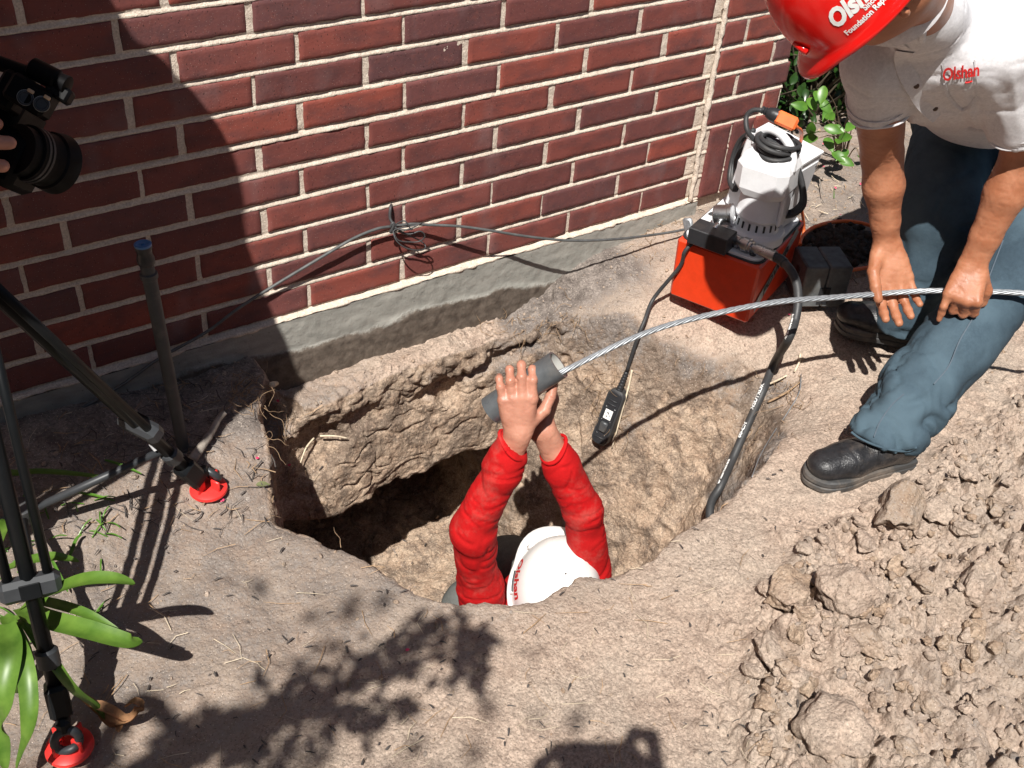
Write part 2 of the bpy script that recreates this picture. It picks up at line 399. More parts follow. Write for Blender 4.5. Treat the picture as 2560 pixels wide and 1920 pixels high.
# keep only what can be seen or lit: drop the outer skirt
c = V[Q].mean(1); keep = (c[:,0] > gx[0]+.02) & (c[:,0] < gx[-1]-.03) & (c[:,1] > gy[0]+.02) & (c[:,2] > gzv[0]+.02)
Q = Q[keep]; used = np.unique(Q); mp = np.full(len(V), -1); mp[used] = np.arange(len(used)); V = V[used]; Q = mp[Q]
V, Q = subdiv(V, Q); V = smooth_v(V, Q, 2, .6); V, Q = subdiv(V, Q); V = smooth_v(V, Q, 2, .5)
N = vnormals(V, Q); x, y, z = V.T
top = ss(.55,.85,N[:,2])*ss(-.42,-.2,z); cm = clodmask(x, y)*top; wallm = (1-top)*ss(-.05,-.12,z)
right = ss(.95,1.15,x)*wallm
d = fbm(V*9, 3, 3)*.007+fbm(V*45, 9, 3)*.0028
d += (1-cm)*top*fbm(V*110, 21, 2)*.0016
# far/left wall: lumpy torn clay with flat facets; right wall: shovel strokes
F1, F2, ID = worley(V*A(7,7,9)+fbm(V*8, 31, 2)[:,None]*.5, 40)
d += wallm*(1-right)*((ID-.5)*.014*ss(.02,.25,F2-F1)-.003*ss(.10,.0,F2-F1)-.012*np.maximum(0,1-np.abs(vn(V*A(9,9,16)+fbm(V*20,33,2)[:,None]*.6,34))*7)*ss(-.2,.4,vn(V*7,35)))
d += wallm*(1-.45*right)*fbm(V*24, 51, 4, .62)*.0068
sv = np.stack([V[:,0]*16+V[:,2]*5, V[:,1]*16-V[:,0]*4, V[:,2]*5.0], 1)
rs = vn(sv+fbm(V*7,60,2)[:,None]*.8, 61); d += right*((1-np.abs(rs)**1.3)*.018-.009+fbm(V*75, 65, 3, .6)*.0035-.007*np.maximum(0,1-np.abs(vn(V*A(13,13,8),66))*8)*ss(0,.5,vn(V*6,67)))
F1, F2, ID = worley(V*34, 70); crumb = np.sqrt(np.maximum(0, (.15+.35*ID)**2-F1**2))
d += (wallm*.45+top*.25)*(ID > .78)*crumb*.018
# crumbs on trodden ground
F1, F2, ID = worley(V*85, 80); d += top*(1-cm)*(ID > .62)*np.sqrt(np.maximum(0,.2-F1**2))*.006*(0.3+ss(-.1,.5,fbm(V*6,83,2)))
# clod heap: packed angular lumps at three sizes
warp = fbm(V*12, 91, 3)[:,None]*A(.35,.45,.3)
for s, amp, sd_, thr in ((9., .038, 100, .25), (20., .025, 110, .35), (46., .0095, 120, .4), (95., .0045, 130, .45)):
    F1, F2, ID = worley(V*s+warp*(1+s*.03), sd_); e = F2-F1
    d += cm*(ID > thr)*(ID*.7+.3)*amp*(ss(.0,.22,e)*.75+ss(.0,.6,e)*.5)
F1, F2, ID = worley(V*24+warp, 160); ld = ss(.34,.45,x)*ss(1.45,1.2,x)*ss(-.22,-.14,y)*ss(-.35,-.26,z); d += ld*((ID > .45)*ss(0,.5,F2-F1)*.008+fbm(V*15,163,4,.6)*.016)
# loose transition
F1, F2, ID = worley(V*30+warp, 140); tr = top*ss(.0,.6,clodmask(x+.06, y-.07))*(1-cm); d += tr*(ID > .6)*ss(0,.3,F2-F1)*.010
V = V+N*d[:,None]
me = mesh_q('ground', V, Q)
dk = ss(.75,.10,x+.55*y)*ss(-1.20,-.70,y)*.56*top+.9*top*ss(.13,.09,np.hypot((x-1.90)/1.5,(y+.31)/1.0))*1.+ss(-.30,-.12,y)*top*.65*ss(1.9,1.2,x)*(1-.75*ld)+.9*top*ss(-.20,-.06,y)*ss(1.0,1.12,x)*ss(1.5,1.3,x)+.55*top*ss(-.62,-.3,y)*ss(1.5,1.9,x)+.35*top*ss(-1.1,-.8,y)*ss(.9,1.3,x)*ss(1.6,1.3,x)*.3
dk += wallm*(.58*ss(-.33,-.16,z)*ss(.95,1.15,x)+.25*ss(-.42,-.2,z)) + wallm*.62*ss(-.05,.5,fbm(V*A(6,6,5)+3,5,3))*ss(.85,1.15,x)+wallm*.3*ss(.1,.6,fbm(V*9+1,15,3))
dk += cm*.10+.25*cm*ss(.0,.5,fbm(V*4,150,2))
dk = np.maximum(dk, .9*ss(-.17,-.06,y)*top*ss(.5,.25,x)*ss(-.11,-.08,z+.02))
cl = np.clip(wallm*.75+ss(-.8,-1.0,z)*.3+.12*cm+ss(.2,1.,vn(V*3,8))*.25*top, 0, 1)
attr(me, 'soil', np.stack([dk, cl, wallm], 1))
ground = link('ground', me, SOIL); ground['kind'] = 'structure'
def ground_z(px, py):                                              # height of the built surface (top side)
    m = (np.abs(V[:,0]-px) < .012) & (np.abs(V[:,1]-py) < .012) & (V[:,2] > -.5); return float(V[m,2].max()) if m.any() else float(gz(A(px), A(py))[0])
GV = V; GN = N
# the lawn-free yard beyond, one coarse sheet reaching far out, a few mm lower and outside the detailed part
u = np.concatenate([-np.geomspace(60,.8,26), np.linspace(-.59,2.9,60), 2.9+np.geomspace(.1,60,34)]); v = np.concatenate([-np.geomspace(60,2.0,26), np.linspace(-1.94,.8,48), .8+np.geomspace(.1,60,30)])
XX, YY = np.meshgrid(u, v, indexing='ij'); ZZ = gz(XX, YY)+topnoise(XX, YY, 2.6)*.015-.006
Vo = np.stack([XX, YY, ZZ], -1).reshape(-1,3); Vo[:,2] += fbm(Vo*6, 7, 3)*.01-.004; Qo = grid_faces(len(u), len(v)); cc = Vo[Qo].mean(1)
Qo = Qo[~((cc[:,0] > -.56) & (cc[:,0] < 2.87) & (cc[:,1] > -1.92) & (cc[:,1] < 1.2))]
me = mesh_q('yard', Vo, Qo); attr(me, 'soil', np.stack([.4+0*Vo[:,0], .1+0*Vo[:,0], 0*Vo[:,0]], 1))
tag(link('yard_ground', me, SOIL), kind='structure')

# ================================================================ BRICK WALL
LX, HZ, JT = .254, .0749, .0130
wall = empty('brick_wall', (.8,0,0), 'dark red brick house wall with pale mortar on a grey concrete footing', 'wall')
def brick_mat():
    m = NT('brick_material'); t = m.attr('tint'); s = m.sep(t.outputs['Color'])
    c = m.mix(s[0], (.275,.066,.046), (.135,.045,.042)); c = m.mix(m.ramp(s[1],.55,1,0,.7), c, (.105,.055,.060))
    n = m.noise(9, 5, .6, m.mapc((1,1,2))); c = m.mix(m.ramp(n,.44,.66,0,.7), c, (.085,.040,.042))
    n2 = m.noise(60, 4, .7); c = m.mix(m.ramp(n2,.5,.75,0,.45), c, (.22,.065,.045))
    c = m.mix(m.ramp(m.noise(6,3,.5,m.mapc((1.4,1,.8))),.58,.75,0,.35), c, (.22,.165,.165))     # lime bloom
    sp = m.vor(190); c = m.mix(m.ramp(sp,.06,.12,.7,0), c, (.55,.42,.36))
    st = m.vor(120, co=m.mapc((1.6,1,.5))); pit = m.ramp(st,.07,.14,1,0); c = m.mix(pit, c, (.02,.012,.012))
    m.bump(m.noise(150,5,.7), .0015, .6); m.bump(m.math('SUBTRACT', 1., pit), .0015, .7)
    return m.fin(c, m.ramp(n2,.3,.7,.62,.85), Specular_IOR_Level=.35)
def mortar_mat():
    m = NT('mortar_material'); n = m.noise(240, 4, .75); c = m.mix(m.ramp(n,.38,.62), (.56,.47,.385), (.80,.70,.59))
    c = m.mix(m.ramp(m.noise(12,5,.6),.5,.75,0,.5), c, (.48,.38,.31)); c = m.mix(m.ramp(m.vor(260),.08,.16,.5,0), c, (.25,.2,.17))
    m.bump(n, .003, .9); m.bump(m.noise(70,4,.6), .003, .6); return m.fin(c, .95, Specular_IOR_Level=.1)
BR = brick_mat(); MO = mortar_mat()
bV, bQ, bT = [], [], []; nb = 0
def brick(x0, x1, z0, z1, y, fine=True):
    global nb
    nu = 26 if fine else 4; nv = 9 if fine else 4
    if x1-x0 < z1-z0: nu, nv = nv, nu
    e = .0022; L = x1-x0; H = z1-z0
    us = np.concatenate([[0,.0,], np.linspace(e, L-e, nu-1), [L, L]]); vs = np.concatenate([[0,.0], np.linspace(e, H-e, nv-1), [H, H]])
    dy = np.full((len(us), len(vs)), 0.)
    iu = np.zeros(len(us)); iu[[0,-1]] = 2; iu[[1,-2]] = 1; iv = np.zeros(len(vs)); iv[[0,-1]] = 2; iv[[1,-2]] = 1
    lev = np.maximum(iu[:,None], iv[None,:]); dy = np.where(lev == 2, .016, np.where(lev == 1, .0022, 0))
    UX, VZ = np.meshgrid(us, vs, indexing='ij'); P = np.stack([UX+x0, 0*UX, VZ+z0], -1).reshape(-1,3)
    if fine:
        q = P*1.0; q[:,1] = nb*3.7
        P[:,0] += fbm(q*60, 5, 2)*.0019*(lev.ravel() > 0); P[:,2] += fbm(q*60, 9, 2)*.0019*(lev.ravel() > 0)
        n = fbm(q*22, 13, 3)*.0016+fbm(q*140, 15, 2)*.0005
    else: n = 0
    P[:,1] = y+dy.ravel()+n
    off = sum(len(v) for v in bV); bV.append(P); bQ.append(grid_faces(len(us), len(vs))+off)
    r = rng.random(2); bT.append(np.tile([r[0], r[1], 0], (len(P),1))); nb += 1
for r in range(1, 36):
    z0 = (r-1)*HZ+JT/2+.001; z1 = r*HZ-JT/2
    off = 0. if r % 2 else .625
    for k in range(-12, 8):
        a = (k+off)*LX+JT/2; b = (k+1+off)*LX-JT/2; b = min(b, 1.698)
        if b-a < .02: continue
        j = rng.normal(0, .0022, 3)
        fine = r <= 15 and b > -.5
        brick(a+j[0], b+j[1] if b < 1.69 else b, z0+j[2]*.25, z1+j[2]*.25, rng.normal(0,.0008), fine)
wV = np.vstack(bV); bV2, bQ2, bT2 = wV, np.vstack(bQ), np.vstack(bT)
# pilaster: three soldier bricks at its foot, then alternating headers and stretchers
bV, bQ, bT = [], [], []
PX0, PX1 = 1.716, 1.992
for i, wd in enumerate((.075,.078,.088,)):
    a = PX0+.022+i*.086; brick(a, min(a+wd,PX1), .004, .221, -.016)
for r in range(4, 36):
    z0 = (r-1)*HZ+JT/2+.001; z1 = r*HZ-JT/2; s = .088 if r % 2 else .21; ex = rng.normal(0,.004)+(.012 if r % 2 else 0)
    brick(PX0+.004, PX0+s-JT/2, z0, z1, -.012+rng.normal(0,.001), r <= 15); brick(PX0+s+JT/2, PX1+ex, z0, z1, -.012+rng.normal(0,.001), r <= 15)
def flip(Q): return Q[:, ::-1]
me = mesh_q('brickwork', bV2, bQ2); attr(me, 'tint', bT2); link('brickwork', me, BR, wall, False)
me = mesh_q('pilaster', np.vstack(bV), np.vstack(bQ)); attr(me, 'tint', np.vstack(bT)); link('pilaster', me, BR, wall, False)
def sheet(name, xs, zs, y, mat, amp, parent, s=3, struck=0):
    XX, ZZ = np.meshgrid(xs, zs, indexing='ij'); P = np.stack([XX, 0*XX, ZZ], -1).reshape(-1,3)
    n = fbm(P*70, s, 3)*amp+fbm(P*14, s+5, 2)*amp*.6; P[:,1] = y+n
    if struck:
        k = np.round(P[:,2]/HZ); t = (P[:,2]-k*HZ)/JT+.5; P[:,1] += np.where((t > 0) & (t < 1), -.0045+.0075*t, 0)*struck
    me = mesh_q(name, P, grid_faces(len(xs), len(zs))); return link(name, me, mat, parent), P
xs = np.concatenate([np.linspace(-3,-.52,12), np.arange(-.5,1.716,.0045)]); zs = np.concatenate([np.arange(0,1.02,.0031), np.linspace(1.05,2.7,14)])
sheet('mortar', xs, zs, .0035, MO, .0016, wall, 3, 1)
xs = np.arange(1.703, 2.0, .0045); sheet('mortar', xs, zs, -.0075, MO, .0016, wall, 19, 1)
mb = MB(); mb.box((1.85,.14,1.3), (.27,.27,2.7)); mb.box((-.65,.16,1.35), (4.7,.28,2.69)); mb.build('backing', MO, wall, False)
# mortar smear down the inner corner of the pilaster
Pc = np.array([[1.709+rng.normal(0,.002), -.009, zz] for zz in np.arange(.0,1.1,.012)]); rr = .007+.0025*vn(Pc*90,3); MB().tube(Pc, rr, 8).build('mortar_smear', MO, wall)
def conc_mat():
    m = NT('footing_concrete'); a = m.sep(m.attr('stain').outputs['Color'])
    n = m.noise(14, 6, .6, m.mapc((1,1,3))); c = m.mix(m.ramp(n,.35,.65), (.255,.25,.225), (.36,.35,.315))
    c = m.mix(m.ramp(m.vor(60),.06,.11,.8,0), c, (.11,.1,.09))
    f = m.ramp(m.math('ADD', a[0], m.math('MULTIPLY', m.math('SUBTRACT', m.noise(16,6,.75), .5), 1.1)), .4, .62)
    c = m.mix(f, c, m.mix(m.ramp(m.noise(40,5,.7),.35,.65), (.080,.064,.052), (.155,.126,.102)))
    m.bump(m.noise(120,5,.7), .003, .6); m.bump(f, .006, .6)
    return m.fin(c, .9, Specular_IOR_Level=.2)
xs = np.concatenate([np.linspace(-3,-.5,12), np.arange(-.49,1.74,.006)]); zs = np.arange(-.42, -.001, .006)
o, P = sheet('footing', xs, zs, -.013, conc_mat(), .0015, wall, 33)
P[:,1] -= 0
st = ss(-.070,-.125,P[:,2]+.03*fbm(P*A(4,1,4),77,3)+.03*ss(.9,1.3,P[:,0])-.02*ss(.6,.3,P[:,0])); attr(o.data, 'stain', st)
Pm = P.copy(); Pm[:,1] -= ss(.35,.7,st+.5*fbm(P*A(14,1,14),88,4))*(.004+.006*np.abs(fbm(P*30,89,3))); o.data.vertices.foreach_set('co', Pm.astype(np.float32).ravel()); o.data.update()
XX, YY = np.meshgrid(xs, np.linspace(-.0145,.03,9), indexing='ij'); P = np.stack([XX, YY, 0*XX-.002], -1).reshape(-1,3); P[:,2] += fbm(P*A(60,20,60),3,3)*.0035+ss(-.004,.004,P[:,1])*.004
link('mortar_bed', mesh_q('mortar_bed', P, grid_faces(len(xs),9)), MO, wall)
Pc = np.array([[xx, -.010+.002*math.sin(xx*31), -.0035] for xx in np.arange(-.49,1.70,.008)]); MB().tube(Pc, .0045+.003*vn(Pc*A(50,1,1),41), 7).build('mortar_lip', MO, wall)
mb = MB(); mb.box((-.55,-.12,2.78), (5.3,.90,.12)); mb.build('added_eave', MO, wall, False)  # unseen overhang added above the wall to hold back sky light

# ================================================================ placing helpers
_pc = (GV-CC)@CR.T; _pd = _pc[:,2]; _px = _pc[:,0]/_pd*FPX+1280; _py = _pc[:,1]/_pd*FPX+960
_vis = (_pd > .3) & (_px > -400) & (_px < 2960) & (_py > -200) & (_py < 2300) & (((GN@CR.T)[:,2]) < .1)
_ix = np.nonzero(_vis)[0]; _cell = {}
_kx = (_px[_ix]//16).astype(int); _ky = (_py[_ix]//16).astype(int); _o = np.lexsort((_ky,_kx)); _ks = _kx[_o]*1000+_ky[_o]
_ub, _st = np.unique(_ks, return_index=True); _en = np.append(_st[1:], len(_ks)); _cell = {k:(a,b) for k,a,b in zip(_ub.tolist(), _st.tolist(), _en.tolist())}
def ghit(px, py):
    best = None; kx, ky = int(px//16), int(py//16); L = []
    for a in (-1,0,1):
        for b in (-1,0,1):
            t = _cell.get((kx+a)*1000+ky+b)
            if t: L.append(_ix[_o[t[0]:t[1]]])
    if not L: P = onz(px, py, -.12); return P, A(0,0,1)
    L = np.concatenate(L); r2 = (_px[L]-px)**2+(_py[L]-py)**2; m = r2 < max(40, r2.min()+1); c = L[m]; i = c[_pd[c].argmin()]
    d = _pd[i]; return U(px, py, d), GN[i]
def G(px, py, lift=0.):
    P, n = ghit(px, py); return P+unit(CC-P)*lift if lift else P
def GL(pts, lift=0.): return [G(x, y, lift) for x, y in pts]

BLACK = plain('black_plastic', (.022,.023,.026), .42, bump=.0004, dirt=.12)
RUBBER = plain('black_rubber', (.035,.036,.038), .55, bump=.0004, dirt=.25, dirtcol=(.2,.17,.14))
STEEL = plain('steel', (.55,.56,.57), .3, 1., var=.2)
GALV = plain('galvanised_steel', (.36,.38,.40), .48, .6, var=.25, scale=120)
WHITEP = plain('white_enamel', (.74,.75,.77), .35, var=.04, bump=.0003, dirt=.15, dirtcol=(.4,.37,.33))
REDP = plain('red_orange_enamel', (.70,.050,.012), .33, var=.08, bump=.0002, dirt=.12, dirtcol=(.38,.16,.1))
ORANGE = plain('orange_plastic', (.80,.17,.045), .45, dirt=.2)
REDF = plain('red_foot_plastic', (.78,.035,.03), .4, dirt=.15)
DGREY = plain('dark_grey_metal', (.085,.09,.095), .45, .4, var=.25, dirt=.25)

# ================================================================ HYDRAULIC PUMP
FL = A(1.411,-.28,-.075); FR = A(1.497,-.486,-.075); ea = unit(FR-FL); eb = A(-ea[1], ea[0], 0); ez = A(0,0,1)
RP = np.stack([eb, ea, ez], 1)                                     # local x = along the long side, y = towards the front corner
pump = empty('hydraulic_pump', FL+ea*.11+eb*.15, 'red and white electric hydraulic pump with coiled black cord beside the brick corner', 'pump')
def LP(x, y, z): return FL+eb*x+ea*y+ez*z                          # local pump coordinates
mb = MB(); RZ = .172; n0 = len(mb.V)
mb.box(LP(.15,.111,RZ/2), (.30,.222,RZ), RP, .006, taper=1.03); mb.build('reservoir', REDP, pump, False)
# lid plate with rounded corners
def rrect(cx, cy, w_, h_, r, n=6):
    out = []
    for qx, qy, a0 in ((1,1,0),(-1,1,90),(-1,-1,180),(1,-1,270)):
        for k in range(n+1):
            a = math.radians(a0+90*k/n); out.append((cx+qx*(w_/2-r)+r*math.cos(a), cy+qy*(h_/2-r)+r*math.sin(a)))
    return out
def slab(mbx, pts, z0, z1, L=LP, bev=.0015):
    n = len(pts); c = np.mean(pts, 0); ins = [tuple(A(*p)+(c-A(*p))/max(np.linalg.norm(c-A(*p)),1e-6)*bev) for p in pts]
    V = [L(x, y, z0) for x, y in pts]+[L(x, y, z1-bev) for x, y in pts]+[L(x, y, z1) for x, y in ins]
    F = [(i, (i+1) % n, n+(i+1) % n, n+i) for i in range(n)]+[(n+i, n+(i+1) % n, 2*n+(i+1) % n, 2*n+i) for i in range(n)]+[[2*n+i for i in range(n)], list(range(n))[::-1]]
    mbx.add(V, F)
mb = MB(); slab(mb, rrect(.15,.111,.300,.224,.03), RZ+.0005, RZ+.004, bev=.001); mb.build('gasket', BLACK, pump, False)
mb = MB(); slab(mb, rrect(.15,.111,.288,.212,.028), RZ+.003, RZ+.011); mb.build('lid_plate', WHITEP, pump, False)
for x, y in ((.025,.03),(.025,.19),(.15,.2),(.275,.19),(.275,.03),(.15,.018)):
    b_ = MB(); b_.lathe(LP(x,y,RZ+.0105), ez, ((0,.0085),(.0015,.0085),(.002,.0045),(.006,.004),(.0065,.001)), 12); b_.build('bolt', DGREY, pump, auto=40)
mb = MB(); mb.box(LP(.165,.168,RZ+.0115), (.085,.034,.002), RP); mb.build('nameplate', DGREY, pump, False)
mc = onz(1885, 588, RZ-.075+.01); mlx = (mc-FL)@eb; mly = (mc-FL)@ea
Z0 = RZ+.010
def ML(z): return LP(mlx, mly, z)
mb = MB(); mb.lathe(ML(Z0), ez, ((0,.074),(.022,.074),(.026,.071),(.028,.058),(.034,.055),(.060,.0525),(.062,.0585),(.068,.0595),(.072,.057),(.145,.055),(.17,.054),(.18,.05)), 40)
mb.build('motor_housing', WHITEP, pump, auto=35)
mb = MB()
for k in range(18):
    a = k*2*math.pi/18; dr = eb*math.cos(a)+ea*math.sin(a); mb.box(ML(Z0+.046)+dr*.0535, (.005,.004,.018), np.stack([np.cross(ez,dr), dr, ez], 1))
mb.build('cooling_slots', BLACK, pump, False)
mb = MB()                                                          # faceted top cap
def ring(zz, hx, hy, ch):
    p = [(hx,hy-ch),(hx-ch,hy),(-hx+ch,hy),(-hx,hy-ch),(-hx,-hy+ch),(-hx+ch,-hy),(hx-ch,-hy),(hx,-hy+ch)]
    return [LP(mlx+a, mly+b, zz) for a, b in p]
levels = [(.130,.058,.058,.026),(.150,.066,.068,.024),(.205,.066,.068,.022),(.232,.052,.056,.02),(.238,.044,.048,.018)]
V_ = sum([ring(Z0+a, b, c_, d_) for a, b, c_, d_ in levels], []); n = 8; m_ = len(levels)
F_ = [(i*n+j, (i+1)*n+j, (i+1)*n+(j+1) % n, i*n+(j+1) % n) for i in range(m_-1) for j in range(n)]+[[j for j in range(n)], [(m_-1)*n+j for j in range(n)][::-1]]
mb.add(V_, [f[::-1] for f in F_]); mb.box(LP(mlx, mly+.060, Z0+.10), (.05,.012,.09), RP, .004); mb.build('motor_cap', WHITEP, pump, auto=20)
# lift handle
hp = [LP(mlx+a, mly+b, Z0+c_) for a, b, c_ in ((-.016,.060,.205),(-.014,.056,.238),(-.005,.035,.266),(.008,.0,.280),(.018,-.035,.274),(.022,-.055,.245),(.022,-.056,.225))]
mb = MB(); mb.tube(spline(hp, 6), .0105, 12); mb.build('handle', WHITEP, pump)
# electric control box behind the motor
bx = LP(mlx+.108, mly-.020, Z0+.112); Rb = RP@np.array(Matrix.Rotation(math.radians(8),3,'Z')@Matrix.Rotation(math.radians(-7),3,'X'))
mb = MB(); mb.box(bx, (.105,.165,.20), Rb, .004); mb.build('control_box', WHITEP, pump, False)
mb = MB(); mb.box(bx+Rb@A(0,0,.102), (.110,.170,.010), Rb, .002); mb.box(bx+Rb@A(0,.0835,0), (.085,.003,.165), Rb, .001); mb.build('box_cover', WHITEP, pump, False)
# screw heads on the box cover
for a, b in ((.035,.07),(-.035,.07),(.035,-.07),(-.035,-.07)):
    q = MB(); q.lathe(bx+Rb@A(a,.085,b), Rb@A(0,1,0), ((0,.003),(.0012,.0025),(.0013,.001)), 8); q.build('screw', DGREY, pump)
# valve block, gauge, lever
vx = onz(1781, 586, RZ-.075+.04); vl = ((vx-FL)@eb, (vx-FL)@ea)
mb = MB(); mb.box(LP(vl[0], vl[1], RZ+.033), (.062,.105,.044), RP, .002); mb.build('valve_block', BLACK, pump, False)
gq = U(1808, 537, 2.80); mb = MB(); ga = unit(ea*.9+eb*.15+ez*.25); mb.lathe(gq-ga*.022, ga, ((0,.024),(.002,.026),(.036,.026),(.038,.029),(.046,.029),(.047,.025),(.046,.0248)), 28); mb.build('pressure_gauge', STEEL, pump, auto=35)
mb = MB(); mb.lathe(gq+ga*.0235, ga, ((0,.0243),(.0006,.0243)), 24); mb.build('gauge_face', WHITEP, pump, auto=30)
mb = MB(); mb.tube([LP(vl[0]+.01,vl[1],RZ+.05), gq-ez*.012], .008, 10); mb.build('gauge_fitting', STEEL, pump)
lv = U(1722, 570, 2.84); mb = MB(); mb.box(lv, (.012,.026,.055), RP@np.array(Matrix.Rotation(.35,3,'X')), .004); mb.tube([lv, LP(vl[0]-.02, vl[1]-.03, RZ+.035)], .006, 8); mb.build('valve_lever', GALV, pump, auto=40)
# hose coupler along the lid, from the block to the hose
c0 = U(1822, 594, 2.775); c1 = U(1938, 641, 2.70); ca = unit(c1-c0); Lc = np.linalg.norm(c1-c0)
pr = [(0,.011),(.018,.011),(.019,.0155),(.035,.0155),(.036,.013),(.044,.013),(.045,.0185),(.062,.0185),(.063,.015),(.070,.015),(.071,.009),(.082,.009),(.083,.0135),(Lc,.0135)]
mb = MB(); mb.lathe(c0, ca, pr, 8+12); mb.build('hose_coupler', STEEL, pump, auto=30)
# side sticker with dark block lettering
def text_mesh(s, size, name, mat, parent, origin, xd, yd, depth=.0006, shear=0., bold=0., mapf=None, sx=1.):
    cu = bpy.data.curves.new(name, 'FONT'); cu.body = s; cu.size = size; cu.shear = shear; cu.offset = bold; cu.resolution_u = 3
    ob = bpy.data.objects.new(name+'_c', cu); COL.objects.link(ob); bpy.context.view_layer.update()
    me = bpy.data.meshes.new_from_object(ob.evaluated_get(bpy.context.evaluated_depsgraph_get())); bpy.data.objects.remove(ob); bpy.data.curves.remove(cu)
    n = len(me.vertices); c = np.empty(n*3); me.vertices.foreach_get('co', c); c = c.reshape(-1,3); c[:,0] *= sx
    if mapf is None:
        nrm = np.cross(xd, yd); P = np.asarray(origin)+np.outer(c[:,0], xd)+np.outer(c[:,1], yd)+nrm*depth
    else: P = mapf(c)
    me.vertices.foreach_set('co', P.ravel()); me.update(); me.name = name; return link(name, me, mat, parent, False)
# the side that faces right-front is x=.30 end? the long side at y=.222
sn = ea; tx = eb; so_ = LP(.03,.2245,.02); sd_ = unit(eb*.86+ez*.5); su_ = unit(np.cross(sn, sd_)); su_ = su_ if su_[2] > 0 else -su_
P4 = [so_, so_+sd_*.27, so_+sd_*.262+su_*.034, so_+sd_*.012+su_*.034]
q = MB(); q.add([p+sn*.0015 for p in P4], [(0,1,2,3)]); q.build('sticker', GALV, pump, False)
text_mesh('POWER', .036, 'sticker_text', BLACK, pump, so_+sd_*.05+su_*.004+sn*.0016, sd_, su_, .0006, .25, .001, sx=1.25)
# coiled supply cord hung over the handle, with its plug in an orange extension socket
def cord(pts, r, name, mat, parent, n=8, seg=6): return MB().tube(spline(pts, seg), r, n).build(name, mat, parent)
cc0 = LP(mlx+.004, mly+.005, Z0+.252)
loops = []
for k in range(4):
    for t in range(10):
        a = t/10*2*math.pi; R_ = .052+.006*math.sin(k*2.1+a); loops.append(cc0+eb*math.cos(a)*R_*1.05+ea*math.sin(a)*R_*.9+ez*(.006*k-.008+.010*math.cos(a+k)))
cord(loops, .0062, 'coiled_cord', RUBBER, pump, 8, 4)
for k, off in enumerate((0,.016,.031,.044)):
    Lp = [(1915,345,2.70),(1958+off*60,362,2.70),(1985+off*120,400,2.72),(2001+off*150,455,2.74),(2003+off*140,505,2.76),(1975+off*50,530,2.78),(1945,525,2.83),(1962+off*80,480,2.84),(1975,410,2.82),(1950,350,2.78)]
    cord([U(a, b+k*3, c_-off*.5) for a, b, c_ in Lp], .0062, 'cord_loop', RUBBER, pump)
for k, off in enumerate((0,.6)):
    Lp = [(1885,325,2.78),(1850+off*9,350,2.84),(1830+off*8,400,2.88),(1824+off*9,450,2.88),(1836+off*6,475,2.85),(1842,440,2.86),(1845,390,2.86),(1880,345,2.82)]
    cord([U(*a) for a in Lp], .0062, 'cord_loop', RUBBER, pump)
cord([U(*a) for a in ((1905,275,2.66),(1882,276,2.67),(1866,292,2.68),(1868,325,2.68),(1885,348,2.69),(1905,358,2.70))], .0062, 'plug_cord', RUBBER, pump)
pa, pb = U(1903,273,2.665), U(1945,292,2.66); ax_ = unit(pb-pa)
mb = MB(); mb.lathe(pa, ax_, [(0,.008),(.006,.010),(.008,.008),(.012,.011),(.014,.009),(.018,.013),(.030,.017),(.042,.018)], 14); mb.build('plug', BLACK, pump, auto=40)
xs_ = empty('extension_cord', G(2010,640), 'orange extension cord with its socket end plugged onto the pump cord', 'extension cord')
Rx = frame(np.cross(ax_, ray(1950,290)), ax_)
mb = MB(); mb.box(pb+ax_*.022, (.055,.036,.034), Rx, .006); mb.build('socket', ORANGE, xs_, False)
cord([pb+ax_*.045, U(1992,318,2.66), U(2004,335,2.72), U(1995,400,2.92), U(1998,480,2.98), G(2010,570,.02), G(2000,612,.008)], .0045, 'cord', ORANGE, xs_)
def ringp(L_, lift=.006): return [G(a, b, lift) for a, b in L_]
R1 = [(2000,612),(2003,596),(2022,576),(2052,562),(2085,555),(2120,553),(2155,558),(2190,570),(2230,600),(2240,635),(2200,660),(2150,672),(2105,678)]
cord([onz(a, b, ground_z(*onz(a,b,-.1)[:2])+.008) for a, b in R1], .0058, 'cord', ORANGE, xs_)
R2 = [(2010,735),(2030,757),(2080,768),(2130,767),(2170,750),(2190,715)]
cord([onz(a, b, -.115) for a, b in R2], .0055, 'cord', ORANGE, xs_)
R3 = [(2380,500),(2405,487),(2430,477),(2470,474),(2520,480)]
cord([onz(a, b, -.095) for a, b in R3], .0075, 'cord', ORANGE, xs_)

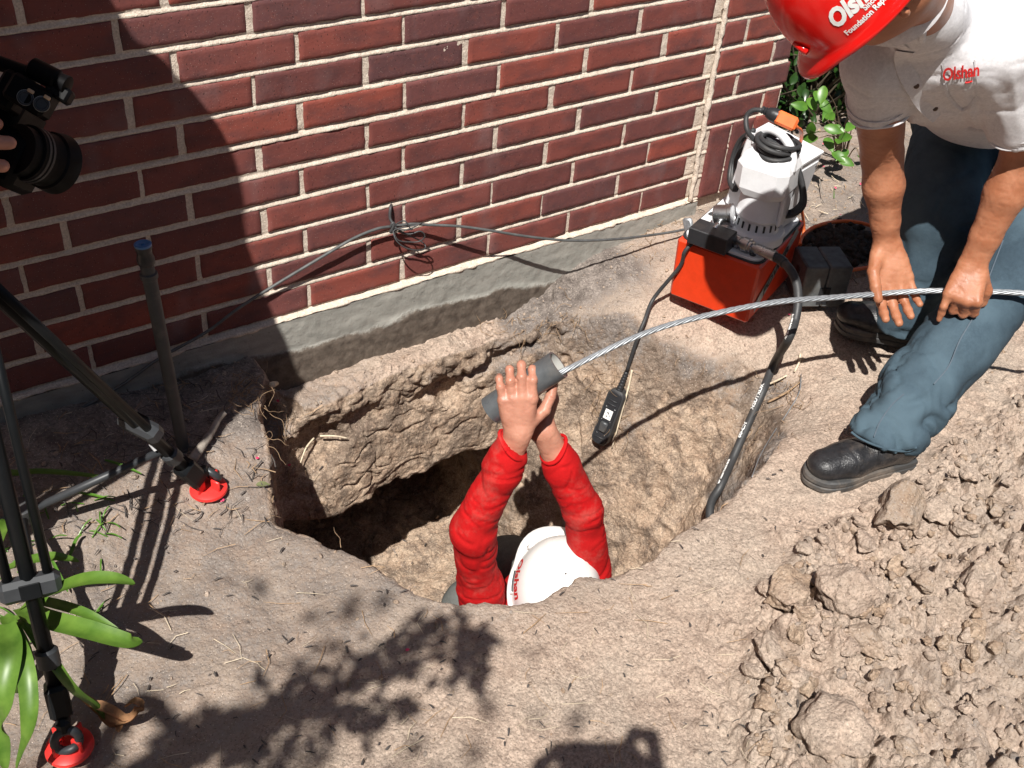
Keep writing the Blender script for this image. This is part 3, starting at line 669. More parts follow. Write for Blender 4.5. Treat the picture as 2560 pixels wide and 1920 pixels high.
# ================================================================ HYDRAULIC HOSE
h = empty('hydraulic_hose', G(1972,860), 'thick black hydraulic hose with white lettering running from the pump into the pit', 'hose')
HP = [c1-ca*.004, U(1958,655,2.69), U(1978,678,2.665), U(1992,712,2.655), U(1995,752,2.65), U(1988,800,2.645), U(1970,850,2.64)]
for a, b, lf in ((1937,905,.022),(1904,985,.028),(1868,1065,.035),(1834,1142,.045),(1802,1214,.06),(1775,1272,.09)): HP.append(G(a, b, lf))
HP.append(HP[-1]+A(-.03,-.07,-.10)); HP.append(HP[-1]+A(-.03,-.05,-.16)); HP.append(HP[-1]+A(-.05,.0,-.2))
HS = spline(HP, 10); MB().tube(HS, .0108, 16).build('hose', RUBBER, h)
MB().tube(HS[3:13], .0125, 14).build('hose_sleeve', BLACK, h)
WLET = plain('white_print', (.8,.8,.78), .6)
def curve_text(s, path, r, size, name, mat, parent, s0, side, flipd=1, sx=1.15):
    D = np.concatenate([[0], np.cumsum(np.linalg.norm(np.diff(path, axis=0), axis=1))])
    def mp(c):
        out = np.zeros((len(c),3)); T = np.gradient(path, axis=0); T /= np.linalg.norm(T, axis=1, keepdims=True)
        for i, (x, y, _) in enumerate(c):
            sdist = s0+flipd*x; p = A(*[np.interp(sdist, D, path[:,k]) for k in range(3)]); t = unit([np.interp(sdist, D, T[:,k]) for k in range(3)])
            vw = unit(CC-p); vw = unit(vw-t*(vw@t)); sd2 = np.cross(t, vw)*side; th = (y-size*.3)/r; base = math.radians(42)
            dirn = vw*math.cos(base+th)+sd2*math.sin(base+th); out[i] = p+dirn*(r+.0005)
        return out
    return text_mesh(s, size, name, mat, parent, None, None, None, mapf=mp, sx=sx, bold=.0006)
def arc(path, px, py):
    c = (path-CC)@CR.T; i = ((c[:,0]/c[:,2]*FPX+1280-px)**2+(c[:,1]/c[:,2]*FPX+960-py)**2).argmin(); return np.concatenate([[0], np.cumsum(np.linalg.norm(np.diff(path, axis=0), axis=1))])[i]
curve_text('00-CH', HS, .0108, .0125, 'hose_text', WLET, h, arc(HS,1872,1100), 1, -1, 1.25)
curve_text('NEUTRUK', HS, .0108, .0125, 'hose_text', WLET, h, arc(HS,1897,1035), 1, -1, 1.2)
curve_text('WP 10000 PSI MAX 3/8 IN', HS, .0108, .006, 'hose_text', WLET, h, arc(HS,1805,1215), 1, -1, 1.2)
curve_text('HYD HOSE 10000 PSI', HS, .0108, .006, 'hose_text', WLET, h, arc(HS,1975,848), 1, -1, 1.2)

# ================================================================ PENDANT SWITCH
pt, pm = G(1548,975,.020), G(1497,1108,.030)
rc = empty('pendant_switch', pm, 'black hand control with white label hanging on the pit wall', 'remote control')
pax = unit(pm-pt); vwd = unit(CC-(pt+pm)/2); pn = unit(vwd-pax*(vwd@pax)); pn = unit(pn*.9-np.cross(pax,pn)*-.25); ps = np.cross(pax, pn); Rr = np.stack([ps, pax, pn], 1); Lr = np.linalg.norm(pm-pt); pc_ = (pt+pm)/2
def LR(x, y, z): return pc_+ps*x+pax*y+pn*z
mb = MB(); slab(mb, [(x, y) for x, y in rrect(0,0,.050,Lr,.020,8)], -.024, .012, LR, .004); mb.build('casing', RUBBER, rc, auto=40)
mb = MB(); slab(mb, rrect(0,0,.040,Lr-.008,.017,8), .0115, .0155, LR, .0015)
for yy in (-Lr*.32, -Lr*.25, Lr*.36): mb.box(LR(0,yy,.016), (.026,.0035,.004), Rr, .001)
mb.build('face_plate', BLACK, rc, auto=40)
mb = MB(); mb.box(LR(0,-.012,.0158), (.022,.028,.0012), Rr); mb.build('label', WLET, rc, False)
mb = MB(); mb.box(LR(.003,-.006,.0168), (.004,.003,.0006), Rr); mb.box(LR(.001,-.017,.0168), (.005,.003,.0006), Rr); mb.box(LR(-.002,-.013,.0168), (.001,.018,.0005), Rr@np.array(Matrix.Rotation(.9,3,'Z'))); mb.build('label_print', BLACK, rc, False)
mb = MB(); mb.box(LR(0,.026,.019), (.022,.030,.008), Rr, .003); mb.build('rocker_button', DGREY, rc, auto=40)
for a, b in ((-.013,-.032),(.013,-.032),(-.013,.008),(.013,.008),(-.012,.05),(.012,.05)): q = MB(); q.lathe(LR(a,b,.0152), pn, ((0,.0018),(.001,.0015),(.0011,.0005)), 8); q.build('screw', STEEL, rc)
bp = [pt-pax*.0, U(1556,938,0)+0 if False else pt-pax*.028+pn*-.002, pt-pax*.055+pn*-.004]; bs = spline(bp, 10)
MB().tube(bs, [.0085-.003*i/len(bs)+(.0016 if i % 3 == 0 else 0) for i in range(len(bs))], 10).build('strain_relief', BLACK, rc)
cpts = [bs[-1]]+[G(a, b, l) for a, b, l in ((1592,850,.03),(1612,800,.045),(1635,745,.05))]+[LP(-.012,.02,.10), LP(-.02,.03,.155), LP(.02,.05,.19)]
cord(cpts, .0052, 'cord', RUBBER, rc)

# ================================================================ PIPE and STEEL CABLE
PE = U(1397,911,2.30); PS = U(1226,1026,2.36); pa_ = unit(PE-PS)
PE = PE+unit(ray(1310,970))*.012; PS = PS+unit(ray(1310,970))*.012
pip = empty('grey_pipe', (PE+PS)/2, 'short dark grey plastic pipe gripped in the hands of the man in the pit', 'pipe')
Rp = .0315; Lp_ = np.linalg.norm(PE-PS)
PVC = plain('grey_pvc', (.085,.092,.098), .3, var=.25, scale=25, bump=.0003, dirt=.3, dirtcol=(.22,.19,.16))
mb = MB(); mb.lathe(PS, pa_, [(0,Rp-.004),(0,Rp),(Lp_,Rp),(Lp_,Rp-.004),(Lp_-.001,Rp-.0042)], 40)
mb.F = [f for f in mb.F if len(f) == 4]; mb.build('pipe_wall', PVC, pip, auto=40)
INN = plain('pipe_bore', (.36,.36,.34), .6, dirt=.4)
mb = MB(); mb.lathe(PS, pa_, [(.0,Rp-.0042),(Lp_-.0005,Rp-.0042)], 40); mb.F = [f[::-1] for f in mb.F if len(f) == 4]; mb.build('pipe_bore', INN, pip)
cs = [(1330,960,2.33),(1402,931,2.30),(1480,893,2.315),(1562,854,2.33),(1650,820,2.35),(1740,795,2.37),(1850,771,2.395),(1960,753,2.42),(2080,744,2.45),(2180,736,2.47),(2260,730,2.475),(2345,727,2.46),(2460,729,2.45),(2570,734,2.44),(2800,760,2.40),(3100,850,2.4)]
CS = spline([U(*c) for c in cs], 40)
D = np.concatenate([[0], np.cumsum(np.linalg.norm(np.diff(CS, axis=0), axis=1))]); sN = np.arange(0, D[-1], .003); CS = np.stack([np.interp(sN, D, CS[:,k]) for k in range(3)], 1)
T = np.gradient(CS, axis=0); T /= np.linalg.norm(T, axis=1, keepdims=True); upv = np.cross(T, A(0,0,1)); upv /= np.linalg.norm(upv, axis=1, keepdims=True); wv = np.cross(upv, T)
mb = MB(); mb.tube(CS, .0030, 8)
for k in range(6):
    a = k*math.pi/3+sN/.125*2*math.pi; mb.tube(CS+(np.cos(a)[:,None]*upv+np.sin(a)[:,None]*wv)*.0042, .0025, 7)
tag(mb.build('steel_cable', GALV), 'twisted silver steel cable fed through the hands of the standing worker into the grey pipe', 'cable')

# ================================================================ STEEL BLOCKS right of the pump
blk = plain('weathered_steel', (.12,.13,.135), .6, .3, var=.3, dirt=.3)
for nm, (bxp, off), lab in (('steel_block', (onz(2040,745,-.085), 0), 'dark grey slotted steel block touching the pump side of the pair'), ('steel_block', (onz(2040,745,-.085), 1), 'dark grey steel block farther from the pump, leaning against its twin')):
    ang = math.radians(-28); Rk = np.array(Matrix.Rotation(ang,3,'Z')); cen = bxp+Rk@A(-.036+off*.064,0,0)
    e = empty(nm, cen, lab, 'steel block', 'steel blocks beside the pump'); q = MB()
    q.box(cen+A(0,0,.062)+Rk@A(0,.01,0), (.062,.11,.124), Rk, .004); q.build('block_body', blk, e, False)
    q = MB(); q.box(cen+Rk@A(-.024 if off else .024,-.0455,.036), (.014,.004,.05), Rk); q.build('slot', BLACK, e, False)
    if not off: q = MB(); q.lathe(cen+Rk@A(-.0315,.01,.085), Rk@A(-1,0,0), ((0,.012),(.001,.012),(.0012,.008)), 14); q.build('bore', BLACK, e, False)

# ================================================================ WIRE along the wall
WIRE = plain('weathered_wire', (.10,.105,.105), .6, .2, var=.3); TIE = plain('black_wire', (.05,.05,.052), .5)
we = empty('wall_cable', ony(983,565,0), 'thin grey cable slung along the wall from one tied knot', 'cable')
kn = ony(980,566,-.022)
pts = [ony(a, b, -y) for a, b, y in ((-120,1190,.03),(0,1112,.03),(150,1048,.03),(300,965,.026),(400,895,.022),(513,832,.016),(600,768,.014),(700,705,.016),(800,645,.02),(880,598,.024),(940,573,.024))]+[kn]
pts += [ony(a, b, -y) for a, b, y in ((1030,560,.022),(1070,562,.026),(1150,566,.045),(1230,577,.06),(1310,590,.075),(1400,600,.09),(1480,601,.10),(1560,596,.10),(1640,586,.09),(1700,576,.10),(1760,560,.1))]
cord(pts, .0036, 'cable', WIRE, we, 8, 10)
tie = [ony(978,512,.004), ony(976,520,-.012), ony(975,545,-.018), kn+A(0,-.006,.006), kn+A(-.006,-.004,-.012), kn+A(.006,-.006,-.004), kn+A(0,-.005,.012), kn+A(-.007,-.002,.0)]
cord(tie, .0035, 'hook_wire', TIE, we)
def lop(P, y=.03): return [kn]+[ony(a, b, -y-.01*math.sin(i)) for i, (a, b) in enumerate(P)]+[kn+A(0,-.004,-.006)]
for P in ([(1010,552),(1025,570),(1028,574)], [(1020,585),(1050,578),(1062,590),(1050,603),(1025,605),(995,600)], [(990,600),(1015,620),(1050,626),(1064,618),(1055,605),(1030,592)], [(1005,575),(1030,570),(1052,558),(1045,562)]):
    cord(lop(P, .045), .0017, 'tie_wire', TIE, we, 6)

# ================================================================ RISER PIPE by the wall
b0 = G(458,1118); b0 = A(b0[0], b0[1], b0[2]); mt = None
best = min(((z_, abs(((A(b0[0],b0[1],z_)-CC)@CR.T)[1]/((A(b0[0],b0[1],z_)-CC)@CR.T)[2]*FPX+960-662)) for z_ in np.arange(0,.8,.002)), key=lambda t: t[1])[0]
tp = onz(367,662,best); rp = empty('riser_pipe', b0, 'dark upright sprinkler riser pipe with blue cap against the shaded wall', 'pipe')
DP = plain('dark_poly_pipe', (.05,.053,.055), .55, dirt=.25); rx = unit(tp-b0); Lr_ = np.linalg.norm(tp-b0)
mb = MB(); mb.lathe(b0-rx*.05, rx, [(0,.0125),(Lr_+.02,.0135),(Lr_+.022,.0165),(Lr_+.032,.0165),(Lr_+.034,.013),(Lr_+.05,.013)], 18); mb.build('pipe', DP, rp, auto=40)
mb = MB(); mb.lathe(tp-rx*.0, rx, [(0,.0135),(.004,.016),(.014,.0165),(.022,.014),(.03,.0135),(.034,.0155),(.041,.0155)], 18); mb.build('nozzle', BLACK, rp, auto=40)
mb = MB(); mb.lathe(tp+rx*.041, rx, [(0,.0158),(.004,.016),(.005,.013),(.003,.010),(.003,.004),(.006,.003)], 18); mb.build('cap', plain('blue_cap', (.05,.16,.36), .4), rp, auto=40)

# ================================================================ TRIPOD
FA = G(522,1225); FB = onz(175,1870,-.125); AP = onz(-133,618,.66); tr = empty('tripod', (AP[0],AP[1],-.12), 'black video tripod with red rubber feet at the left edge', 'tripod')
FCp = AP+(AP-(FA+FB)/2)*A(1,1,0)*1.0+A(-.25,.05,0); FCp[2] = -.11
TB = plain('tripod_black', (.007,.008,.009), .4, .0, spec=.2); TG = plain('tripod_grey', (.035,.038,.042), .45, .0)
def leg(F_, nm):
    F_ = A(*F_); a = unit(AP-F_); L = np.linalg.norm(AP-F_); mid = F_+a*(L*.47); s_ = unit(np.cross(a, A(0,0,1)))
    q = MB(); q.tube([F_+a*.075, F_+a*.42], .0115, 14); q.build('lower_tube', TB, tr)
    q = MB(); q.tube([F_+a*.17, AP+a*.02], .012, 14)
    for sg in (-1,1): q.tube([F_+a*.30+s_*sg*.029, AP+s_*sg*.029], .0078, 12)
    q.build('upper_tubes', TB, tr)
    q = MB(); Rf = frame(a, s_); q.box(F_+a*.30, (.090,.034,.036), Rf, .008); q.build('clamp', TG, tr, False)
    q = MB(); q.box(F_+a*.30+Rf@A(0,-.0185,0), (.030,.003,.026), Rf, .001); q.build('clamp_latch', TB, tr, False)
    q = MB(); q.lathe(F_+a*.155, a, [(0,.012),(.004,.018),(.03,.018),(.034,.014)], 16); q.build('collar', TG, tr, auto=40)
    q = MB(); q.box(F_+a*.095, (.034,.04,.06), Rf, .006); q.box(F_+a*.055+Rf@A(0,-.006,0), (.022,.05,.03), Rf, .008); q.build('ankle', TB, tr, False)
    ho = F_+A(0,0,.032); q = MB(); rg = [ho+Rf@A(.0,-.012,0)+.0185*(math.cos(t)*Rf[:,0]+math.sin(t)*Rf[:,2]) for t in np.linspace(0,2*math.pi,21)]; q.tube(rg, .0075, 10, False); q.build('ankle_ring', TG, tr)
    ft = MB(); ft.lathe(F_+A(0,0,-.002), (0,0,1), [(0,.036),(.004,.0385),(.009,.0375),(.013,.030),(.015,.012)], 28)
    for k in range(4):
        t = k*math.pi/2+.5; ft.box(F_+A(math.cos(t)*.020,math.sin(t)*.020,.022), (.022,.006,.024), np.array(Matrix.Rotation(t,3,'Z')), .002)
    ft.build('foot', REDF, tr, auto=40)
    return F_, a
fa, aa = leg(FA, 'a'); fb_, ab_ = leg(FB, 'b'); leg(FCp, 'c')
hub = (FA+FB+FCp)/3+A(0,0,.13); hub = onz(55,1285,-.02)
for F_, a in ((FA,aa),(FB,ab_),(FCp, unit(AP-FCp))):
    j = F_+a*.20; q = MB(); q.tube([hub, j], .008, 8); q.build('spreader', TG, tr)
q = MB(); jj = FA+aa*.215; q.box(jj+(hub-jj)*.05+A(0,0,.012), (.022,.016,.012), frame(unit(hub-jj), A(0,0,1)), .002); q.build('spreader_clip', WHITEP, tr, False)
q = MB(); q.lathe(hub, (0,0,1), [(-.015,.02),(.0,.026),(.02,.026),(.025,.012)], 16); q.build('spreader_hub', DGREY, tr, auto=40)
q = MB(); q.lathe(AP, (0,0,1), [(-.04,.05),(.02,.06),(.05,.055),(.06,.035),(.13,.035)], 24); q.box(AP+A(0,0,.16), (.10,.06,.06), None, .008); q.build('tripod_head', TB, tr, auto=40)

# ================================================================ CAMCORDER
KC = 1.304
def UK(a, b, d_): return U(a, b, d_*KC)
class MK(MB):
    def box(s, c, d, R=None, bev=0.): return MB.box(s, c, tuple(x*KC for x in d), R, bev*KC)
    def tube(s, P, r, n=10, cap=True): return MB.tube(s, P, r*KC, n, cap)
    def lathe(s, base, axis, prof, n=24): return MB.lathe(s, base, axis, [(a*KC, r*KC) for a, r in prof], n)
cx_ = empty('video_camera', UK(20,340,1.17), 'black video camera with two microphone sockets held at the upper left edge', 'video camera')
CB = plain('camera_black', (.0035,.0035,.004), .5, var=.3, spec=.10)
def cf(d_): return CR.T@A(*d_)                                     # direction given in view axes: right, down, forward
Rq = np.stack([unit(cf((.86,.50,.1))), unit(cf((-.50,.86,0))), unit(cf((-.1,-.03,.99)))], 1)
mb = MK(); mb.box(UK(25,395,1.19), (.055,.060,.075), Rq, .008); mb.box(UK(-60,270,1.22), (.12,.07,.09), Rq, .01); mb.build('camera_body', CB, cx_, auto=40)
l0, l1 = UK(38,372,1.16), UK(138,408,1.215); la = unit(l1-l0); Ll = np.linalg.norm(l1-l0)/KC
mb = MK(); mb.lathe(l0, la, [(0,.027),(Ll*.2,.027),(Ll*.22,.030),(Ll*.55,.030),(Ll*.57,.0285),(Ll*.75,.0295),(Ll*.78,.032),(Ll*1.06,.034),(Ll*1.06,.031),(Ll*.8,.028)], 36); mb.build('lens_hood', CB, cx_, auto=40)
rings = [(Ll*.30,.0305),(Ll*.40,.0305)]
mb = MK()
for a_, r_ in rings: mb.lathe(l0+la*a_*KC, la, [(0,r_),(.003,r_)], 36)
mb.build('focus_ring', BLACK, cx_, auto=40)
mb = MK(); mb.box(UK(78,242,1.15), (.046,.030,.030), Rq, .004); mb.box(UK(30,232,1.16), (.025,.040,.035), Rq, .004); mb.build('audio_module', CB, cx_, False)
RG = plain('satin_ring', (.30,.30,.28), .4, .6); EL = plain('peach_button', (.62,.42,.25), .5)
for (a, b), (ba, bb) in (((63,244),(77,228)),((104,260),(118,244))):
    p_ = UK(a, b, 1.133); vv = unit(CC-p_); e1 = unit(np.cross(vv, A(0,0,1))); e2 = np.cross(vv, e1)
    rg = [p_+(math.cos(t)*e1+math.sin(t)*e2)*.0078*KC for t in np.linspace(0,2*math.pi,29)]
    k = MK(); k.lathe(p_-vv*.004*KC, vv, [(0,.0078),(.0045,.0078),(.0046,.006),(.002,.0058)], 26); so2 = k.build('microphone_socket', BLACK, cx_, auto=40)
    k = MK(); k.tube(rg, .0004, 6, False); k.build('socket_ring', RG, so2)
    k = MK(); V_ = UK(ba, bb, 1.1315); k.box(V_, (.0075,.0038,.002), Rq, .0012); k.build('release_button', EL, cx_, auto=50)
m0, m1 = UK(86,172,1.15), UK(152,206,1.15); ma = unit(m1-m0)
mb = MK(); mb.lathe(m0-ma*.004*KC, ma, [(0,.009),(.002,.0115),(.030,.0115),(.032,.0095)], 22); mb.lathe(m1-ma*.004*KC, ma, [(0,.0095),(.012,.0105),(.013,.007)], 18); mb.box(UK(150,232,1.155), (.026,.016,.02), Rq, .003); mb.tube([UK(-80,130,1.16), UK(88,190,1.16)], .008, 10); mb.build('viewfinder', CB, cx_, auto=40)

# ================================================================ PLANTS
def leaf_mat(name, c0, c1, tr_=.25, rough=.4):
    m = NT(name); n = m.noise(30, 4); st = m.noise(40, 2, .5, m.mapc((.2,6,6)))
    c = m.mix(m.ramp(n,.3,.7), c0, c1); c = m.mix(m.ramp(m.noise(9,3),.55,.75,0,.3), c, (c1[0]*1.4,c1[1]*1.15,c1[2]))
    m.fin(c, rough); t = m.n('ShaderNodeBsdfTranslucent'); m.set(t.inputs[0], c); mx = m.n('ShaderNodeMixShader'); mx.inputs[0].default_value = tr_
    m.l(m.b.outputs[0], mx.inputs[1]); m.l(t.outputs[0], mx.inputs[2]); m.l(mx.outputs[0], m.out.inputs[0]); return m.m
LG = leaf_mat('strap_leaf', (.075,.165,.02), (.15,.27,.04)); LD = leaf_mat('shrub_leaf', (.012,.038,.008), (.03,.075,.014), .15, .28); DRY = plain('dry_leaf', (.33,.17,.08), .8, var=.4, bump=.001)
LP2 = leaf_mat('light_leaf', (.06,.17,.02), (.13,.28,.04), .25, .35)
def strap(path, wpx, up=(0,0,1), fold=.35, n=10, tip=True, root=.6):
    S_ = spline(path, n); T = np.gradient(S_, axis=0); T /= np.linalg.norm(T, axis=1, keepdims=True); V_ = []; m_ = len(S_)
    for i in range(m_):
        sd3 = unit(np.cross(T[i], A(*up))); nn = np.cross(sd3, T[i]); t = i/(m_-1)
        ww = wpx*(min(1, root+t*2.5))*(math.sqrt(max(0, 1-t**3.2)) if tip else 1)+.0004
        for u_ in (-1,-.5,0,.5,1): V_.append(S_[i]+sd3*ww*u_+nn*(abs(u_)**1.5)*ww*fold)
    th = .0008; nv = 5; T2 = [tuple(v) for v in V_]+[tuple(A(*v)-A(*up)*th) for v in V_]
    F_ = [(i*nv+j, i*nv+j+1, (i+1)*nv+j+1, (i+1)*nv+j) for i in range(m_-1) for j in range(nv-1)]; o_ = m_*nv
    F_ += [tuple(x+o_ for x in f[::-1]) for f in F_]
    return T2, F_
pl = empty('strap_leaf_plant', A(-.345,-.62,-.14), 'green strap leaved plant behind the tripod leg at lower left', 'plant')
base = A(-.345,-.62,-.13)
LV = [([(60,1520,.06),(129,1483,.135),(209,1453,.175),(280,1448,.18),(338,1459,.165)],.0145), ([(50,1520,.03),(108,1550,.06),(224,1580,.07),(318,1606,.06),(354,1600,.05)],.0185),
      ([(80,1500,.02),(150,1515,.045),(224,1540,.05),(318,1594,.03)],.010), ([(20,1420,.05),(92,1399,.08),(142,1394,.08),(198,1403,.06)],.011),
      ([(10,1540,.08),(40,1580,.09),(78,1640,.06)],.010), ([(20,1560,.10),(26,1640,.10),(10,1750,.06),(6,1830,.0),(14,1925,-.06)],.018),
      ([(22,1560,.10),(60,1660,.09),(74,1750,.06),(70,1830,.02),(40,1925,-.05)],.014), ([(-60,1170,.0),(34,1184,.0),(100,1180,-.01),(190,1186,-.03),(280,1196,-.06)],.008),
      ([(-40,1440,.15),(0,1340,.12),(20,1300,.1),(34,1340,.06)],.010), ([(30,1545,.03),(60,1560,.05),(100,1600,.04)],.008)]
for P, wd in LV:
    v_, f_ = strap([onz(a, b, c_) for a, b, c_ in P], wd); MB().add(v_, f_).build('leaf', LG, pl)
v_, f_ = strap([onz(a, b, c_) for a, b, c_ in ((60,1560,.06),(131,1655,.03),(180,1722,-.02),(232,1764,-.07),(262,1790,-.10))], .0085, tip=False); lf = MB().add(v_, f_).build('leaf', LG, pl)
for P in ([(180,1728,-.05),(232,1768,-.085),(285,1806,-.11),(330,1800,-.10),(350,1772,-.075),(338,1756,-.06),(312,1768,-.09)], [(225,1762,-.08),(270,1778,-.09),(310,1800,-.11),(345,1785,-.10)], [(240,1770,-.10),(280,1812,-.12),(300,1808,-.12),(296,1830,-.125)]):
    v_, f_ = strap([onz(a, b, c_) for a, b, c_ in P], .009, fold=.9); MB().add(v_, f_).build('dead_leaf_tip', DRY, lf)
k = MB()
for i in range(5):
    a = i*1.3; k.tube([base+A(math.cos(a)*.01,math.sin(a)*.01,-.03), base+A(math.cos(a)*.02,math.sin(a)*.02,.06)], [.010,.007], 8)
k.build('stem_base', LG, pl)
# blades of grass
gb = MB()
for P in ([(195,1232),(235,1238),(287,1252)], [(262,1150),(310,1165),(355,1185)], [(130,1400),(150,1440),(170,1480)], [(175,1390),(190,1350),(205,1335)]):
    v_, f_ = strap([G(a, b, .015) for a, b in P], .003); gb.add(v_, f_)
for i in range(40):
    px, py = rng.uniform(0,300), rng.uniform(1250,1620); p = G(px, py); d_ = A(*rng.normal(0,1,2),.6); v_, f_ = strap([p, p+unit(d_)*.025, p+unit(d_)*.045+A(0,0,-.01)], .0012); gb.add(v_, f_)
tag(gb.build('grass_blades', LP2), 'short green grass blades growing in the shaded soil', 'grass', kind='stuff')

def oval_leaf(mb_, p, d, nrm, L_, W_):
    d = unit(d); s_ = unit(np.cross(nrm, d)); nn = np.cross(d, s_); V_ = []; K = 6
    for i in range(K+1):
        t = i/K; ww = W_*math.sin(math.pi*min(1,t*.92+.04))**.8*(1-.25*t); c_ = p+d*L_*t+nn*(-.25*L_*t*t)
        V_ += [c_-s_*ww+nn*ww*.35, c_, c_+s_*ww+nn*ww*.35]
    F_ = [(i*3+j, i*3+j+1, i*3+j+4, i*3+j+3) for i in range(K) for j in range(2)]; mb_.add(V_, F_)
def shrub(name, cen, rad, nleaf, label, L_=.042, pts=None, seed=1, cat='shrub', group=None):
    r_ = np.random.default_rng(seed); e = empty(name, (cen[0],cen[1],-.09), label, cat, group); st = MB(); lf_ = MB(); cen = A(*cen); rad = A(*rad)
    tips = [cen+rad*unit(r_.normal(0,1,3))*r_.uniform(.5,1) for _ in range(nleaf//9)]
    for t in tips:
        b = A(cen[0]+r_.normal(0,.05), cen[1]+r_.normal(0,.05), -.1); m_ = (b+t)/2+r_.normal(0,.05,3); st.tube(spline([b,m_,t],4), np.linspace(.006,.0018,9), 5)
        for k in range(9):
            u_ = r_.uniform(.45,1.03); p = b*(1-u_)**2+2*m_*u_*(1-u_)+t*u_*u_+r_.normal(0,.02,3); dd = r_.normal(0,1,3)+A(0,-.3,.1); nn = unit(r_.normal(0,.6,3)+A(-.3,-.4,1)); s = r_.uniform(.6,1.15)
            oval_leaf(lf_, p, dd, nn, L_*s, L_*.30*s)
    st.build('stems', plain('stem_bark',(.09,.07,.045),.8), e); lf_.build('foliage', LD, e); return e
shrub('leafy_shrub', (2.62,.42,.45), (.68,.42,.68), 4200, 'dark green leafy shrub growing behind the brick corner', seed=3)
sh2 = empty('leafy_sprig', onz(2070,300,.1), 'glossy bright green sprig of oval leaves in front of the dark shrub', 'shrub')
k = MB(); kb = MB()
for i, (a, b, z_) in enumerate(((2022,245,.22),(2048,250,.22),(2020,270,.2),(2030,305,.2),(2060,318,.2),(2045,345,.15),(2063,345,.14),(2095,360,.1),(2110,330,.12),(2075,270,.2),(2095,395,.05),(2080,380,.06),(2120,375,.04),(2060,215,.3),(2045,228,.25),(2132,310,.1),(2150,395,.0),(2040,330,.18),(2085,300,.2),(2130,345,.1))):
    p = onz(a, b, z_); d_ = rng.normal(0,1,3)*A(1,1,.4)+A(.1,-.6,-.1); oval_leaf(k, p, d_, unit(A(*(-SUN))+rng.normal(0,.25,3)+unit(CC-p)*.8), .052, .017); r0 = onz(2100,430,-.09); kb.tube(spline([r0, (r0+p)/2+A(0,0,.06), p], 4), np.linspace(.003,.001,9), 5)
k.build('foliage', LP2, sh2); kb.build('stems', plain('twig_bark',(.16,.11,.07),.8), sh2)
seed = empty('leaf_seedling', G(2088,490), 'pair of bright green leaves sprouting from bare soil behind the orange cord', 'seedling')
k = MB()
for (a, b), (c_, d_) in (((2084,466),(2074,493)),((2087,466),(2112,490))):
    p = onz(a, b, -.04); q_ = onz(c_, d_, -.075); oval_leaf(k, p, q_-p, unit(unit(CC-p)+A(0,0,.6)), np.linalg.norm(q_-p), .014)
k.build('leaf_pair', LP2, seed); MB().tube([G(2085,495), onz(2085,468,-.04)], .0015, 5).build('stem', LP2, seed)

# ================================================================ PEOPLE
def lp(a, b, t): return a*(1-t)+b*t
def vd(*v): return unit(CR.T@A(*v))                                # direction from view axes (right, down, away)
def skin_mat(name, c0, c1, wet=.45):
    m = NT(name); n = m.noise(22,4,.6); c = m.mix(m.ramp(n,.35,.65), c0, c1); c = m.mix(m.ramp(m.noise(90,3),.6,.8,0,.35), c, (c0[0]*.8,c0[1]*.6,c0[2]*.55))
    m.bump(m.noise(330,3,.6), .0006, .5); m.bump(m.noise(60,4,.6), .0012, .4)
    return m.fin(c, m.ramp(n,.3,.7,wet*.8,wet*1.25), Subsurface_Weight=.08, Subsurface_Scale=.01, Specular_IOR_Level=.45)
def cloth_mat(name, c0, c1, weave=900, amp=.0006, rough=.85, fade=None, dust=0.):
    m = NT(name); n = m.noise(7,5,.6); f = m.noise(150,3,.7); c = m.mix(m.ramp(n,.35,.65), c0, c1)
    c = m.mix(m.ramp(f,.3,.7,0,.5), c, tuple(x*.66 for x in c0))
    if fade: c = m.mix(m.ramp(m.noise(4,4,.6),.45,.65,0,.7), c, fade)
    if dust: c = m.mix(m.ramp(m.noise(11,6,.75),.52,.75,0,dust), c, (.36,.28,.22))
    m.bump(m.noise(weave,2,.5), amp, .6); m.bump(m.noise(45,4,.6), .0025, .35); return m.fin(c, rough, Specular_IOR_Level=.2)
def seg_disp(segs, amp, fa=38., fc=9., seed=0, gross=.0):
    def f(V):
        best = np.full(len(V), 1e9); out = np.zeros(len(V))
        for i, (a, b) in enumerate(segs):
            ab = b-a; L2 = ab@ab; t = np.clip(((V-a)@ab)/L2, 0, 1); d = np.linalg.norm(V-a-t[:,None]*ab, axis=1); ax = ab/math.sqrt(L2)
            s_ = (V-a)@ax; q = V-np.outer(s_, ax); Pn = q*fc+np.outer(s_, ax)*fa; w_ = fbm(V*6,seed+3,2)[:,None]*1.3
            v1 = vn(Pn*.75+w_*1.4, seed+i); v2 = vn(Pn*1.25+w_*2.+7, seed+50+i); n2 = vn(V*fc*1.3, seed+9); val = amp*(.18*vn(Pn*.6+w_*2.2, seed+20)+.6*vn(V*16,seed+70)-1.25*np.maximum(0,1-np.abs(v1)*4.2)*ss(-.5,.3,n2)-.8*np.maximum(0,1-np.abs(v2)*5)*ss(-.3,.4,-n2)+.25)
            m = d < best; out = np.where(m, val, out); best = np.where(m, d, best)
        return out+gross*vn(V*9, seed+40)
    return f
def body_mesh(name, parts, mat, parent):
    Vs, Qs, o_ = [], [], 0
    for v_, q_ in parts: Vs.append(v_); Qs.append(q_+o_); o_ += len(v_)
    return link(name, mesh_q(name, np.vstack(Vs), np.vstack(Qs)), mat, parent)
FING = [((.040,.025,.019),.0106,.031),((.044,.028,.020),.0106,.0105),((.040,.026,.019),.0102,-.0105),((.031,.019,.017),.0090,-.030)]
